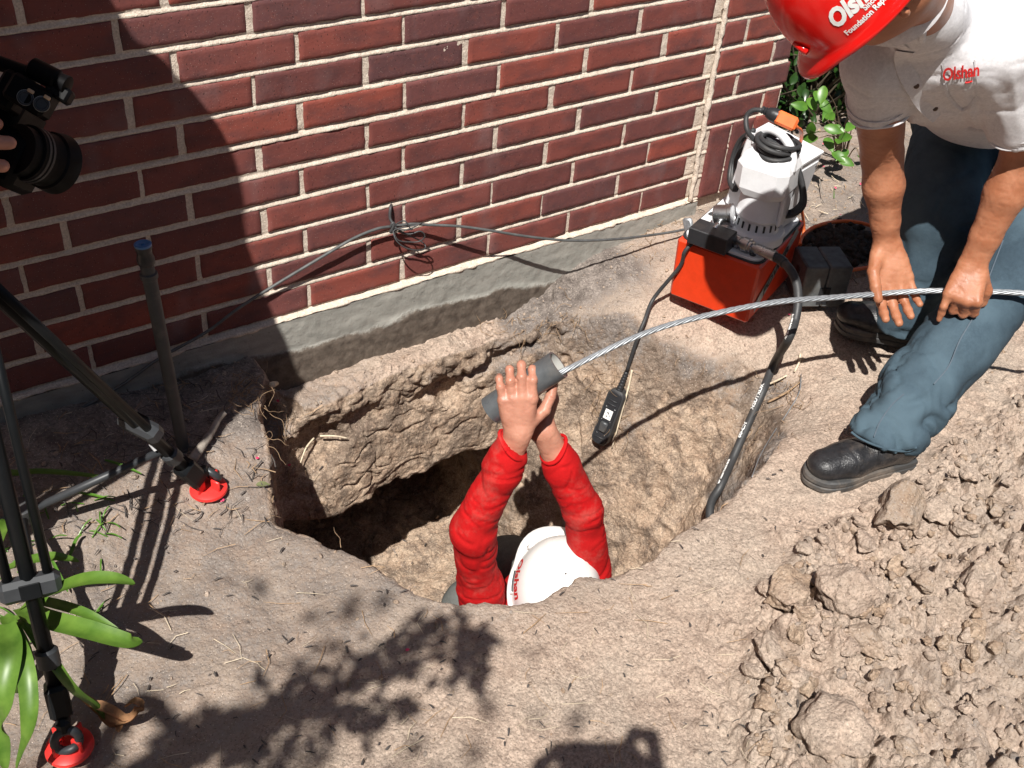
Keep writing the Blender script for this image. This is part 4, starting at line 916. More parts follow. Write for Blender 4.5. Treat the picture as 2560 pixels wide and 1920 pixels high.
def hand(W, d, n, th, curls, spread=(6,1,-4,-10), thumb=((.75,.6,.2),(.55,.8,.25),(.4,.85,.3)), s=1., dn=(0,0,0,0)):
    W = A(*W); d = unit(d); n = A(*n); n = unit(n-d*(n@d)); l = np.cross(d, n); l = l if l@A(*th) > 0 else -l; P = []; tips = []
    P.append(ell(W+d*.05*s+n*.002, (.036*s,.046*s,.0155*s), np.stack([l,d,n],1), .012))
    for i, (Ls, r_, off) in enumerate(FING):
        K = W+(d*(.088-.004*abs(i-1))+l*off+n*dn[i])*s; P.append(cone(W+(d*.012+l*off*.5)*s, K, .0150*s, .0128*s, .010))
        ang = 0; sp = math.radians(spread[i]); dd0 = unit(d*math.cos(sp)+l*math.sin(sp)); p = K; rr = r_*s*1.12
        cu_ = curls[i]
        for j in range(3):
            ang += math.radians(cu_[j]); dd = dd0*math.cos(ang)+n*math.sin(ang); q = p+dd*Ls[j]*s; r2 = r_*s*(1-.07*(j+1)); P.append(cone(p, q, rr, r2, .0045 if j else .0055)); P.append(ell(p, (rr*1.06,)*3, None, .003)); p = q; rr = r2
        tips.append((p, dd, -n*math.cos(ang)+dd0*math.sin(ang), r2))
    p = W+(d*.022+l*.024+n*.006)*s; rr = .0150*s
    for j, (tv, L_) in enumerate(zip(thumb, (.043,.033,.026))):
        dd = unit(d*tv[1]+l*tv[0]+n*tv[2]); q = p+dd*L_*s; r2 = (.0125,.0112,.0095)[j]*s; P.append(cone(p, q, rr, r2, .009 if j == 0 else .004)); p = q; rr = r2
    return P, tips
def arm(Wp, El, Sh, n, s=1.):
    Wp, El, Sh = A(*Wp), A(*El), A(*Sh); m1 = Wp*.35+El*.65
    return [flat(Wp, Wp*.75+El*.25, .029*s, .031*s, n, .76, .012), flat(Wp*.75+El*.25, m1, .031*s, .043*s, n, .88, .012), cone(m1, El, .043*s, .042*s, .012), cone(El, El*.4+Sh*.6, .042*s, .052*s, .015), cone(El*.4+Sh*.6, Sh, .052*s, .058*s, .015)]
def nail(tip, r_): return None
HATN = 64
HS_ = [1.]
def hat_pt(c, u, f, th_, ph, gro=0.):
    l_ = np.cross(u, f); cp = np.cos(ph)**.82; sp = np.sin(ph)**.92
    g_ = HS_[0]; x = (.132*g_+gro)*cp*np.cos(th_)+.004; y = (.108*g_+gro)*cp*np.sin(th_); z = (.148*g_+gro)*sp
    rid = .006*np.exp(-(y/.016)**2)*ss(.02,.06,z)+.0035*np.exp(-((np.abs(y)-.040)/.010)**2)*ss(.05,.09,z)
    return c+np.multiply.outer(x, f)+np.multiply.outer(y, l_)+np.multiply.outer(z+rid, u)
def hard_hat(c, u, f, mat, parent, label=None):
    u = unit(u); f = A(*f); f = unit(f-u*(f@u)); l_ = np.cross(u, f); V = []; th_ = np.arange(HATN)*2*np.pi/HATN; rings_ = []
    for ph in np.linspace(np.pi/2*.995, 0, 26): rings_.append(hat_pt(c, u, f, th_, np.full(HATN, ph)))
    base = rings_[-1]; cs_ = np.cos(th_); out = .011+(.034 if HS_[0] == 1. else .018)*ss(.35,.98,cs_)+.006*ss(-.6,-1,cs_)
    rad = np.outer(np.cos(th_)*.132,f)+np.outer(np.sin(th_)*.108,l_); rad /= np.linalg.norm(rad, axis=1, keepdims=True)
    rings_.append(base-u*.004+rad*.002)
    for k, dz in ((.35,-.0065),(.7,-.009),(1.,-.013)): rings_.append(base+rad*(out*k)[:,None]+np.outer(dz-.010*ss(.3,1,cs_)*k, u))
    rings_.append(base+rad*(out*1.02)[:,None]+np.outer(-.018-.010*ss(.3,1,cs_), u)); rings_.append(base+rad*(out*.93)[:,None]+np.outer(-.018-.010*ss(.3,1,cs_), u))
    rings_.append(base+rad*(out*.3)[:,None]-u*.012); rings_.append(base-rad*.004-u*.008)
    for ph in np.linspace(0.05, np.pi/2*.99, 10): rings_.append(hat_pt(c, u, f, th_, np.full(HATN, ph), -.004))
    V = np.vstack(rings_); m_ = len(rings_); i = np.arange(m_-1)[:,None]; j = np.arange(HATN)[None,:]
    Q_ = np.stack([i*HATN+j, (i+1)*HATN+j, (i+1)*HATN+(j+1) % HATN, i*HATN+(j+1) % HATN], -1).reshape(-1,4)
    o_ = link('hard_hat', mesh_q('hard_hat', V, Q_), mat, parent); k = MB()
    for sg in (1,-1):                                              # side slots and the rain gutter lug
        for t0, t1 in (((1.35,1.75) if HS_[0] == 1. else (2.35,2.75)),):
            pth = [hat_pt(c, u, f, np.array(sg*t), np.array(.055), .004) for t in np.linspace(t0,t1,8)]; kk_ = MB(); kk_.tube(pth, .0042, 8); kk_.build('accessory_slot', mat, o_)
        p_ = hat_pt(c, u, f, np.array(sg*.62), np.array(.22), .001); q_ = hat_pt(c, u, f, np.array(sg*.80), np.array(.10), .004); kk_ = MB(); kk_.tube([p_, (p_+q_)/2+u*.001, q_], [.0035,.006,.006], 8); kk_.build('brim_lug', mat, o_)
    return o_, u, f, l_
def hat_text(s, size, name, mat, o_, c, u, f, th0, ph0, sg=1, sx=1., shear=.3, bold=.0015):
    def mp(co): return hat_pt(c, u, f, sg*(th0+co[:,0]/.118), ph0+co[:,1]/.125, .0012)
    return text_mesh(s, size, name, mat, o_, None, None, None, mapf=mp, sx=sx, shear=shear, bold=bold)
def shoe(parent, heel, toe, mat, solem, w_=.047, up=(0,0,1), lace=True):
    heel, toe = A(*heel), A(*toe); a = unit(toe-heel); L = np.linalg.norm(toe-heel); up = A(*up); s_ = np.cross(up, a); F3 = np.stack([a, s_, up], 1)
    def Lc(x, y, z): return heel+F3@A(x, y, z)
    e_ = MB(); pts_ = []                                           # sole outline
    prof = [(0,.030),(.02,.034),(.08,.036),(.15,.040),(.20,.048),(.245,.048),(.275,.040),(.295,.022)]; k_ = L/.30
    out = [(x*k_, y*w_/.047) for x, y in prof]+[(L+.004,0)]+[(x*k_, -y*w_/.047) for x, y in prof[::-1]]+[(-.008,0)]
    sp_ = spline(np.array([(x, y, 0) for x, y in out+[out[0]]]), 4)[:-1]; ol = [(p[0], p[1]) for p in sp_]; n = len(ol)
    lv = [(0,.97),(.004,1.0),(.013,1.0),(.015,.965),(.018,.965),(.020,1.0),(.028,.985),(.031,.93)]
    V_ = [Lc(L*.5+(x-L*.5)*g, y*g, z_) for z_, g in lv for x, y in ol]
    F_ = [(i*n+j, i*n+(j+1) % n, (i+1)*n+(j+1) % n, (i+1)*n+j) for i in range(len(lv)-1) for j in range(n)]+[list(range(n))[::-1], [(len(lv)-1)*n+j for j in range(n)]]
    e_.add(V_, F_); root = parent
    P = [cone(Lc(.035,0,.060),Lc(.10*k_,0,.066),.036,.038,.02), cone(Lc(.035,0,.10),Lc(.04,0,.045),.035,.036,.02), flat(Lc(.09*k_,0,.062),Lc(.19*k_,0,.046),.042,.045,up,.86,.02), flat(Lc(.19*k_,0,.046),Lc(.252*k_,0,.044),.046,.041,up,.78,.015), cone(Lc(.05,0,.09),Lc(.11*k_,0,.085),.032,.026,.02)]
    v_, q_ = sdf_mesh(P, .0045, cut=[(Lc(0,0,.024), -up)], disp=lambda V_: fbm(V_*40,5,3)*.0012-.0012*np.exp(-((((V_-heel)@a)-.205*k_+.25*np.abs((V_-heel)@s_))/.004)**2))
    sh_ = link('shoe', mesh_q('shoe', v_, q_), mat, root); e_.build('sole', solem, sh_, auto=30)
    k = MB()
    if lace:
        for i in range(4):
            x = (.105+.022*i)*k_; z_ = .108-.0105*i; k.tube(spline([Lc(x,-.020,z_-.004),Lc(x+.006,0,z_+.006),Lc(x+.012,.020,z_-.006)],4), .0020, 6); k.tube(spline([Lc(x+.012,-.020,z_-.006),Lc(x+.006,0,z_+.008),Lc(x,.020,z_-.004)],4), .0020, 6)
        k.tube(spline([Lc(.11*k_,.0,.113),Lc(.12*k_,.022,.112),Lc(.14*k_,.035,.082),Lc(.135*k_,.042,.055)],5), .0018, 6); k.build('laces', BLACK, sh_)
    return sh_
SKA = skin_mat('skin_tan', (.40,.175,.118), (.50,.235,.160), .42); SKB = skin_mat('skin_brown', (.33,.125,.062), (.43,.185,.100), .5)
REDC = cloth_mat('red_jersey', (.56,.007,.009), (.44,.009,.009), dust=.22); GREYC = cloth_mat('grey_work_trousers', (.10,.105,.10), (.15,.155,.145))
WHC = cloth_mat('white_cotton', (.70,.69,.71), (.78,.77,.78), amp=.0004); DEN = cloth_mat('denim', (.038,.062,.084), (.058,.092,.120), fade=(.085,.132,.165), weave=700)
BOOT = plain('black_leather', (.020,.020,.022), .34, var=.4, scale=60, bump=.0012, dirt=.34, dirtcol=(.26,.21,.17)); SOLE = plain('boot_sole', (.05,.05,.05), .6, dirt=.5, dirtcol=(.34,.27,.21))
HATW = plain('white_hat_plastic', (.80,.80,.78), .28, var=.03, scale=12, dirt=.16, dirtcol=(.42,.40,.37)); HATR = plain('red_hat_plastic', (.72,.010,.008), .16, var=.05, scale=8, dirt=.03, spec=.6)
REDL = plain('red_print', (.62,.02,.02), .6)

# ---------------------------------------------------------------- the man in the pit
pa_c = U(1390,1560,3.1); mA = empty('person', (pa_c[0],pa_c[1],-1.30), 'man in red shirt and white hard hat crouching in the pit with a pipe', 'person')
W1 = U(1296,1086,2.345); E1 = U(1180,1330,2.50); S1 = U(1215,1575,2.84)
W2 = U(1362,1082,2.43); E2 = U(1458,1275,2.58); S2 = U(1488,1560,2.87)
h1, _ = hand(W1, vd(-.03,-.90,-.42), vd(0,-.42,.9), vd(1,0,0), ((10,42,55),(8,42,55),(8,42,55),(8,38,50)), (3,0,-4,-9), ((.75,.55,.30),(.45,.85,.45),(.3,.9,.3)))
h2, _ = hand(W2, vd(-.62,-.75,.12), vd(-.1,-.2,-.98), vd(.8,-.5,-.1), ((70,80,50),(70,80,50),(70,80,50),(70,80,50)), (4,1,-2,-6), ((.85,.50,.15),(.45,.85,.1),(.1,.95,.0)), dn=(0,0,0,0))
skA = []
for hp_, (w_, e_, s_) in ((h1,(W1,E1,S1)),(h2,(W2,E2,S2))):
    skA.append(sdf_mesh(hp_+arm(w_, e_, s_, vd(0,-.3,.95))[:1]+[cone(lp(w_,e_,.25),lp(w_,e_,.5),.028,.024,.01)], .0026, k=.004, disp=lambda V: fbm(V*70,7,2)*.0004-.0007*np.maximum(0,1-np.abs(vn(V*A(60,60,140),8))*5)))
cA = U(1388,1482,2.72); uA = vd(.12,-.42,-.86); fA = vd(.10,-.86,.45)
hc = cA-unit(uA)*.055; nb_ = (S1+S2)/2+A(0,0,.02)
bodyP = [ell(hc,(.078,.098,.115),np.stack([np.cross(unit(uA),unit(fA)),unit(fA),unit(uA)],1)), cone(hc-unit(uA)*.05, nb_, .058,.062), cone(S1,S2,.07,.07), cone(nb_, nb_+A(-.02,-.05,-.35),.13,.14), cone(nb_+A(-.02,-.05,-.35), nb_+A(-.02,-.02,-.42),.15,.15)]+[cone(lp(w_,e_,.4),e_,.022,.028) for w_,e_ in ((W1,E1),(W2,E2))]+[cone(e_,s_,.028,.042) for e_,s_ in ((E1,S1),(E2,S2))]
skA.append(sdf_mesh(bodyP, .012, k=.03)); body_mesh('body', skA, SKA, mA)
def lp(a, b, t): return a*(1-t)+b*t
def sleeve(W_, E_, S_, t0, r0=.037, r1=.044, r2=.050, r3=.062):
    a = lp(W_, E_, t0); ax_ = unit(E_-W_)
    return [cone(a-ax_*.02, lp(a,E_,.22), r0, r0*1.08,.01), cone(lp(a,E_,.14), lp(a,E_,.26), r0*1.16, r0*1.2,.006), cone(lp(a,E_,.3), E_, r1, r2,.015), cone(E_, lp(E_,S_,.5), r2, r2*1.06,.02), cone(lp(E_,S_,.5), S_, r2*1.06, r3,.02)], a, ax_
sl1, a1, x1 = sleeve(W1, E1, S1, .10); sl2, a2, x2 = sleeve(W2, E2, S2, .20, .035, .041, .047, .062)
tor = [cone(S1,S2,.078,.078), cone(nb_, nb_+A(-.02,-.05,-.40),.145,.155), cone(S1, nb_+A(-.05,-.04,-.3),.08,.10), cone(S2, nb_+A(.05,-.04,-.3),.08,.10)]
segsA = [(W1,E1),(E1,S1),(W2,E2),(E2,S2),(nb_,nb_+A(-.02,-.05,-.4))]
cn1 = unit(-x1+vd(.45,.0,0)*.55); cn2 = unit(-x2+vd(-.2,.1,0)*.4)
def cutcuffs(G_, f):
    m1 = (np.linalg.norm(G_-a1, axis=1) < .10); m2 = (np.linalg.norm(G_-a2, axis=1) < .10)
    f = np.where(m1, np.maximum(f, (G_-a1)@cn1), f); f = np.where(m2, np.maximum(f, (G_-a2)@cn2), f); return f
vS, qS = sdf_mesh(sl1+sl2+tor, .005, k=.02, post=cutcuffs, disp=seg_disp(segsA, .0034, 38., 13., 11, .005), sm=1)
shA = link('shirt', mesh_q('shirt', vS, qS), REDC, mA)
for (a_, cn_, r_) in ((a1,cn1,.0385),(a2,cn2,.0365)):              # turned cuff edge
    b1 = unit(np.cross(cn_, A(.3,.2,1))); b2 = np.cross(cn_, b1); rg = [a_-cn_*.003+(math.cos(t)*b1+math.sin(t)*b2)*(r_+.002*math.sin(3*t)) for t in np.linspace(0,2*math.pi,33)]
    MB().tube(rg, .0042, 8, False).build('cuff', REDC, shA)
kn1 = U(1272,1412,3.0); kn2 = U(1175,1520,3.0); hp0 = nb_+A(-.02,-.06,-.46)
an1 = A(kn1[0]-.02, kn1[1]-.05, -1.26); an2 = A(kn2[0]-.03, kn2[1]-.12, -1.28)
PT = [ell(hp0,(.17,.15,.13)), cone(hp0+A(.06,0,0), kn1, .10,.075), cone(kn1, an1, .072,.055), cone(hp0-A(.07,0,0), kn2, .10,.075), cone(kn2, an2,.072,.055)]
v_, q_ = sdf_mesh(PT, .012, k=.03, disp=seg_disp([(hp0,kn1),(kn1,an1),(hp0,kn2),(kn2,an2)], .007, 30., 7., 31)); link('trousers', mesh_q('trousers', v_, q_), GREYC, mA)
for an_ in (an1, an2): shoe(mA, an_+A(-.02,-.07,-.055), an_+A(.06,.20,-.05), BOOT, SOLE, lace=False)
hA, uA, fA, lA = hard_hat(cA, uA, fA, HATW, mA)
hat_text('Olshan', .043, 'lettering', REDL, hA, cA, uA, fA, 1.10, .20, 1, .8)
k = MB(); pp = [hat_pt(cA, uA, fA, np.array(t), np.array(.075), .0022) for t in np.linspace(1.32,1.72,8)]; k.tube(pp, .0022, 6); k.build('slot_shadow', DGREY, hA)

# ---------------------------------------------------------------- the standing worker
AL = U(2215,1085,2.475); KL = U(2520,690,2.58); HL = U(2660,310,2.74)
AR = U(2262,812,2.84); KR = U(2345,520,2.66); HR = U(2400,265,2.80)
mB = empty('person', A(1.75,-.85,-.12), 'man in white shirt, jeans and red hard hat bending down to feed the steel cable', 'person')
WR, ER, SR = U(2216,604,2.50), U(2205,385,2.38), U(2195,160,2.13)
WL, EL_, SL = U(2434,655,2.42), U(2560,385,2.29), U(2552,110,2.08)
hR, tR = hand(WR, vd(.20,.95,.10), vd(-.10,.12,-.98), vd(-1,0,0), ((20,18,12),(14,20,16),(12,20,16),(10,20,16)), (5,1,-3,-8), ((.42,.75,.50),(.10,.95,.42),(-.02,1,.15)), s=1.1)
hL, tL = hand(WL, vd(-.30,.94,-.02), vd(.35,.10,.93), vd(1,.2,.3), ((62,66,30),(60,58,32),(52,50,30),(20,30,-16)), (2,0,-3,-4), ((.5,.7,.7),(-.1,.7,.9),(-.4,.5,.8)), dn=(0,0,0,-.002))
skB = []
for hp_, (w_, e_, s_), nn in ((hR,(WR,ER,SR),vd(0,0,1)),(hL,(WL,EL_,SL),vd(.2,0,1))):
    skB.append(sdf_mesh(hp_+arm(w_, e_, s_, nn, 1.03), .0032, k=.004, disp=lambda V: fbm(V*60,7,2)*.0004-.0008*np.maximum(0,1-np.abs(vn(V*A(60,60,140),8))*5)))
cB = U(2162,-36,1.78); uB = vd(-.83,-.46,-.35); fB = vd(-.25,.55,.80); fB = unit(fB-uB*(fB@uB)); lB = np.cross(uB, fB)
hcB = cB+uB*.020-fB*.022; NB = U(2304,34,1.99)
Rh = np.stack([lB, fB, uB], 1)
def HB_(l_, f_, u_): return hcB+Rh@A(l_, f_, u_)
hd = [ell(hcB+uB*.02,(.077,.096,.10),Rh), ell(HB_(0,.03,-.06),(.058,.062,.062),Rh,.03), ell(HB_(0,.066,-.088),(.030,.026,.022),Rh,.02), cone(HB_(0,.098,-.012),HB_(0,.112,-.048),.009,.0135,.012), ell(HB_(.032,.086,-.002),(.018,.012,.012),Rh,.01), ell(HB_(-.032,.086,-.002),(.018,.012,.012),Rh,.01), ell(HB_(0,.098,-.074),(.022,.010,.008),Rh,.008), ell(HB_(.045,.07,-.035),(.018,.018,.015),Rh,.015), ell(HB_(-.045,.07,-.035),(.018,.018,.015),Rh,.015), cone(HB_(0,-.025,-.06), NB, .056,.060,.03)]
for sg in (1,-1):                                                  # ears: rim, lobe, bowl
    e0 = HB_(sg*.080,-.012,-.030); eo = unit(Rh@A(sg*.8,-.55,0)); ef = unit(Rh@A(0,.15,1)); es = np.cross(ef, eo)
    rim = [e0+ef*(.031*math.cos(t))+eo*(.012+.014*math.sin(t)) for t in np.linspace(-.3,3.3,9)]
    hd += [cone(rim[i], rim[i+1], .0048,.0048,.003) for i in range(8)]+[ell(e0-ef*.028+eo*.010,(.009,.008,.010),None,.004), cone(e0-ef*.018, e0+ef*.018+eo*.004,.008,.008,.006), cone(e0+ef*.012+eo*.008, e0-ef*.012+eo*.013,.0032,.0032,.003)]
skB.append(sdf_mesh(hd, .0042, k=.012))
chest = U(2385,135,2.24); pel = U(2480,270,2.72)
skB.append(sdf_mesh([cone(NB, chest,.05,.07), cone(SR,SL,.045,.045), cone(chest,pel,.08,.10), cone(pel,HR,.10,.08), cone(pel,HL,.10,.08), cone(HR,KR,.085,.06), cone(KR,AR,.055,.04), cone(HL,KL,.085,.06), cone(KL,AL,.055,.04)], .014, k=.03)); body_mesh('body', skB, SKB, mB)
v_, q_ = sdf_mesh([ell(HB_(0,-.012,.0),(.0795,.090,.100),Rh)], .006, cut=[(HB_(0,.03,0), fB*1.+lB*0)]); v2_, q2_ = v_, q_
link('hair', mesh_q('hair', v_+vnormals(v_,q_)*(fbm(v_*120,3,2)*.002)[:,None], q_), plain('black_hair',(.012,.010,.009),.5,var=.4,scale=200), mB)
# shirt
slB = []
for (S_, E_, r0, r1, tt_) in ((SR, ER, .060,.066,.38),(SL, EL_, .064,.066,.72)): slB += [cone(S_, lp(S_,E_,tt_+.12), r0, r1,.03)]
eR = lp(SR,ER,.42); eL = lp(SL,EL_,.76); axR = unit(ER-SR); axL = unit(EL_-SL)
bel = U(2435,210,2.52)
shp = slB+[cone(SR, SL,.066,.068,.04), flat(lp(chest,NB,.35), chest, .11,.132,vd(.1,.9,.4),.8,.05), cone(chest, bel,.128,.132,.05), cone(lp(SR,chest,.4), bel, .075,.11,.05), cone(lp(SL,chest,.35), bel+(HL-HR)*.25, .09,.12,.05), cone(lp(NB,hcB,.62), NB, .066,.070,.02), cone(NB, lp(NB,chest,.5), .068,.085,.03)]
def cutB(G_, f):
    for e_, ax_, S_ in ((eR,axR,SR),(eL,axL,SL)):
        m = (np.linalg.norm(G_-e_, axis=1) < .12) & (np.linalg.norm(G_-chest, axis=1) > .16); f = np.where(m, np.maximum(f, (G_-e_)@ax_), f)
    q_ = lp(NB,hcB,.60); m = np.linalg.norm(G_-q_, axis=1) < .085; f = np.where(m, np.maximum(f, (G_-q_)@unit(hcB-NB)), f); return f
ds1 = seg_disp([(SR,ER),(SL,EL_),(chest,bel)], .0026, 24., 11., 51, .005)
axc = unit(bel-chest)
def dispB(V):                                                      # long folds running from the shoulders to the hem
    q = (V-chest)-np.outer((V-chest)@axc, axc); down = np.outer(q@vd(0,1,0), vd(0,1,0)); q2 = q-down
    n = vn(q2*26+down*5+3.1, 61); m = ss(.16,.10,np.linalg.norm(V-chest,axis=1))
    return ds1(V)+(1-2*np.abs(n))*.0075*ss(.25,.12,np.linalg.norm(V-chest,axis=1))
vB, qB = sdf_mesh(shp, .0062, k=.03, post=cutB, disp=dispB, sm=2); shB = link('shirt', mesh_q('shirt', vB, qB), WHC, mB)
for e_, ax_, r_ in ((eR,axR,.0645),(eL,axL,.0655)):
    b1 = unit(np.cross(ax_, A(.3,.2,1))); b2 = np.cross(ax_, b1)
    rg = [e_-ax_*.004+(math.cos(t)*b1+math.sin(t)*b2)*(r_+.003*math.sin(4*t)) for t in np.linspace(0,2*math.pi,41)]; MB().tube(rg, .0030, 8, False).build('sleeve_hem', WHC, shB)
    rg = [e_-ax_*.026+(math.cos(t)*b1+math.sin(t)*b2)*(r_+.0008) for t in np.linspace(0,2*math.pi,41)]; MB().tube(rg, .0016, 6, False).build('sleeve_hem', WHC, shB)
from mathutils.bvhtree import BVHTree
bvh = BVHTree.FromPolygons([tuple(v) for v in vB], [tuple(map(int, q)) for q in qB])
def hit(px, py, lift=.002, tree=None):
    r_ = ray(px, py); h_, n_, _, _ = (tree or bvh).ray_cast(Vector(CC), Vector(r_).normalized())
    return (A(*h_)-unit(r_)*lift) if h_ is not None else U(px, py, 2.4)
def on_shirt(pl_, lift=.003): return [hit(a, b, lift) for a, b in pl_]
def dtext(s, size, x0, y0, rot, name, mat, sx=1., shear=.3, bold=0., tree=None, parent=None):
    ca_, sa_ = math.cos(rot), math.sin(rot)
    def mp(co):
        def fl(u_, v_): return hit(x0+u_*ca_*1000+v_*sa_*1000, y0+u_*sa_*1000-v_*ca_*1000, .006, tree)
        a0, a1 = co[:,0].min(), co[:,0].max(); b0, b1 = co[:,1].min(), co[:,1].max(); xs_ = np.linspace(a0,a1,4); q_ = [[fl(x_, b0), fl(x_, b1)] for x_ in xs_]; out = []
        for c_ in co:
            k_ = min(2, int((c_[0]-a0)/(a1-a0)*3)); t_ = (c_[0]-xs_[k_])/(xs_[1]-xs_[0]); s_ = (c_[1]-b0)/(b1-b0); out.append(lp(lp(q_[k_][0],q_[k_][1],s_), lp(q_[k_+1][0],q_[k_+1][1],s_), t_))
        return np.array(out)
    def mp0(co): return np.array([hit(x0+c_[0]*ca_*1000+c_[1]*sa_*1000, y0+c_[0]*sa_*1000-c_[1]*ca_*1000, .0025, tree) for c_ in co])
    return text_mesh(s, size, name, mat, parent or shB, None, None, None, mapf=mp, sx=sx, shear=shear, bold=bold)
dtext('Olshan', .044, 2356, 203, math.radians(-9), 'lettering', REDL, .75, .25, .0012)
MB().tube(spline(on_shirt([(2413,207),(2422,206),(2431,203)]),4), .0016, 6).build('underline', REDL, shB)
def strip(pl_, w0, name, mat, parent, lift=.004, n=6, tree=None, flat_=.35):
    P = spline([hit(a, b, lift, tree) for a, b in pl_], n); MB_ = MB(); m_ = len(P); V_ = []
    for i in range(m_):
        T_ = unit(P[min(i+1,m_-1)]-P[max(i-1,0)]); s_ = unit(np.cross(T_, unit(CC-P[i]))); nn = np.cross(s_, T_)
        if nn@(CC-P[i]) < 0: nn = -nn
        for u_, h_ in ((-1,-.3),(-.9,1),(.9,1),(1,-.3)): V_.append(P[i]+s_*w0*u_+nn*h_*w0*flat_*.25)
    MB_.add(V_, [(i*4+j, i*4+j+1, (i+1)*4+j+1, (i+1)*4+j) for i in range(m_-1) for j in range(3)]); return MB_.build(name, mat, parent, True, 40)
strip([(2262,128),(2258,150),(2268,185),(2288,222),(2310,258),(2345,292)], .017, 'placket', WHC, shB)
for a, b in ((2291,215),(2338,271)):
    p_ = hit(a, b, .007); k = MB(); k.lathe(p_-unit(CC-p_)*.003, unit(CC-p_), ((0,.0055),(.003,.0055),(.004,.004),(.0035,.002)), 14); k.build('button', plain('brown_button',(.12,.07,.04),.35), shB)
# collar: a standing band and two points
kb = MB(); cn = unit(hcB-NB); b1 = unit(np.cross(cn, vd(0,1,0))); b2 = np.cross(cn, b1); cc_ = lp(NB,hcB,.56)
V_ = []; nA = 40
for i in range(nA+1):
    t = i/nA*2*math.pi; dr = math.cos(t)*b1+math.sin(t)*b2
    V_ += [cc_+dr*.066-cn*.010, cc_+dr*.068+cn*.016, cc_+dr*.074+cn*.018, cc_+dr*.088-cn*.016, cc_+dr*.090-cn*.020]
kb.add(V_, [(i*5+j, i*5+j+1, (i+1)*5+j+1, (i+1)*5+j) for i in range(nA) for j in range(4)]); kb.build('collar', WHC, shB)
def patch(pl_, name, mat, parent, lift=.005, th=.0025, puff=0.):
    c_ = np.mean(pl_, 0); P0 = [hit(a, b, lift) for a, b in pl_]; Pc_ = hit(c_[0], c_[1], lift+puff); P1 = [p+unit(p-CC)*th*3 for p in P0]; n = len(pl_)
    Pm = [ (p*.45+Pc_*.55)+unit(CC-p)*puff*.3 for p in P0]
    k = MB(); k.add(P0+Pm+[Pc_]+P1, [(i,(i+1)%n,n+(i+1)%n,n+i) for i in range(n)]+[(n+i,n+(i+1)%n,2*n) for i in range(n)]+[((i+1)%n,i,2*n+1+i,2*n+1+(i+1)%n) for i in range(n)]); return k.build(name, mat, parent, True, 50)
patch([(2282,-4),(2318,-4),(2320,40),(2318,75),(2313,106),(2304,110),(2297,104),(2298,60)], 'collar_point', WHC, shB, .016, .003, .004)
patch([(2250,135),(2228,116),(2238,98),(2262,112),(2272,122)], 'collar_point', WHC, shB, .010, .003, .003)
strip([(2360,212),(2368,236),(2384,258),(2404,273),(2424,266),(2440,247)], .0035, 'pocket_edge', WHC, shB, .006)
strip([(2358,152),(2361,180),(2360,212)], .0014, 'pocket_seam', WHC, shB, .004); strip([(2436,150),(2441,200),(2440,247)], .0014, 'pocket_seam', WHC, shB, .004)
# jeans
HP_ = lp(HR,HL,.5)+A(.05,.06,.03)
hemL = AL+unit(KL-AL)*-.005; hemR = AR
jp = [ell(HP_,(.19,.15,.15),None,.05), cone(HR,KR,.108,.088,.04), cone(KR,lp(KR,AR,.55),.086,.078,.04), cone(lp(KR,AR,.5),AR-unit(KR-AR)*.04,.078,.080,.03), cone(HL,KL,.115,.092,.04), cone(KL,lp(KL,AL,.5),.091,.082,.04), cone(lp(KL,AL,.45),lp(KL,AL,.86),.081,.085,.03), cone(lp(KL,AL,.84),AL-unit(KL-AL)*.05,.084,.080,.012), cone(HR,HL,.12,.12,.05), cone(lp(KL,AL,.70),lp(KL,AL,.76),.089,.090,.012)]
cutL = AL-unit(KL-AL)*.010; cnL = unit(-unit(KL-AL)*.55+A(0,0,-1)*.9); cutR = AR-unit(KR-AR)*.0; cnR = A(0,0,-1.)
def cutJ(G_, f):
    for c_, n_ in ((cutL,cnL),(cutR,cnR)):
        m = np.linalg.norm(G_-c_, axis=1) < .17; f = np.where(m, np.maximum(f, (G_-c_)@n_), f)
    return f
base_d = seg_disp([(HR,KR),(KR,AR),(HL,KL),(KL,AL)], .004, 15., 7., 71, .006); low_d = seg_disp([(KL,AL),(KR,AR)], .0125, 22., 10., 75)
def dispJ(V):
    mL = ss(.30,.12,np.linalg.norm(V-AL,axis=1))+ss(.22,.10,np.linalg.norm(V-AR,axis=1)); return base_d(V)+low_d(V)*np.clip(mL,0,1)
vJ, qJ = sdf_mesh(jp, .0078, k=.03, post=cutJ, disp=dispJ, sm=2); jn = link('jeans', mesh_q('jeans', vJ, qJ), DEN, mB)
bj = BVHTree.FromPolygons([tuple(v) for v in vJ], [tuple(map(int, q)) for q in qJ])
SEAM = cloth_mat('seam_thread', (.085,.110,.14), (.11,.14,.17))
def jstrip(pl_, w_, lift=.0055): return strip(pl_, w_, 'seam', SEAM, jn, lift, 6, bj)
jstrip([(2508,600),(2470,700),(2440,780),(2400,850),(2372,915),(2335,960)], .0013); jstrip([(2260,985),(2230,1012),(2200,1055),(2185,1092)], .0012)
hl = [hit(a, b, .003, bj) for a, b in ((2128,1080),(2150,1096),(2190,1114),(2235,1126),(2270,1128),(2292,1118))]
MB().tube(spline(hl,6), .0028, 8).build('hem', DEN, jn)
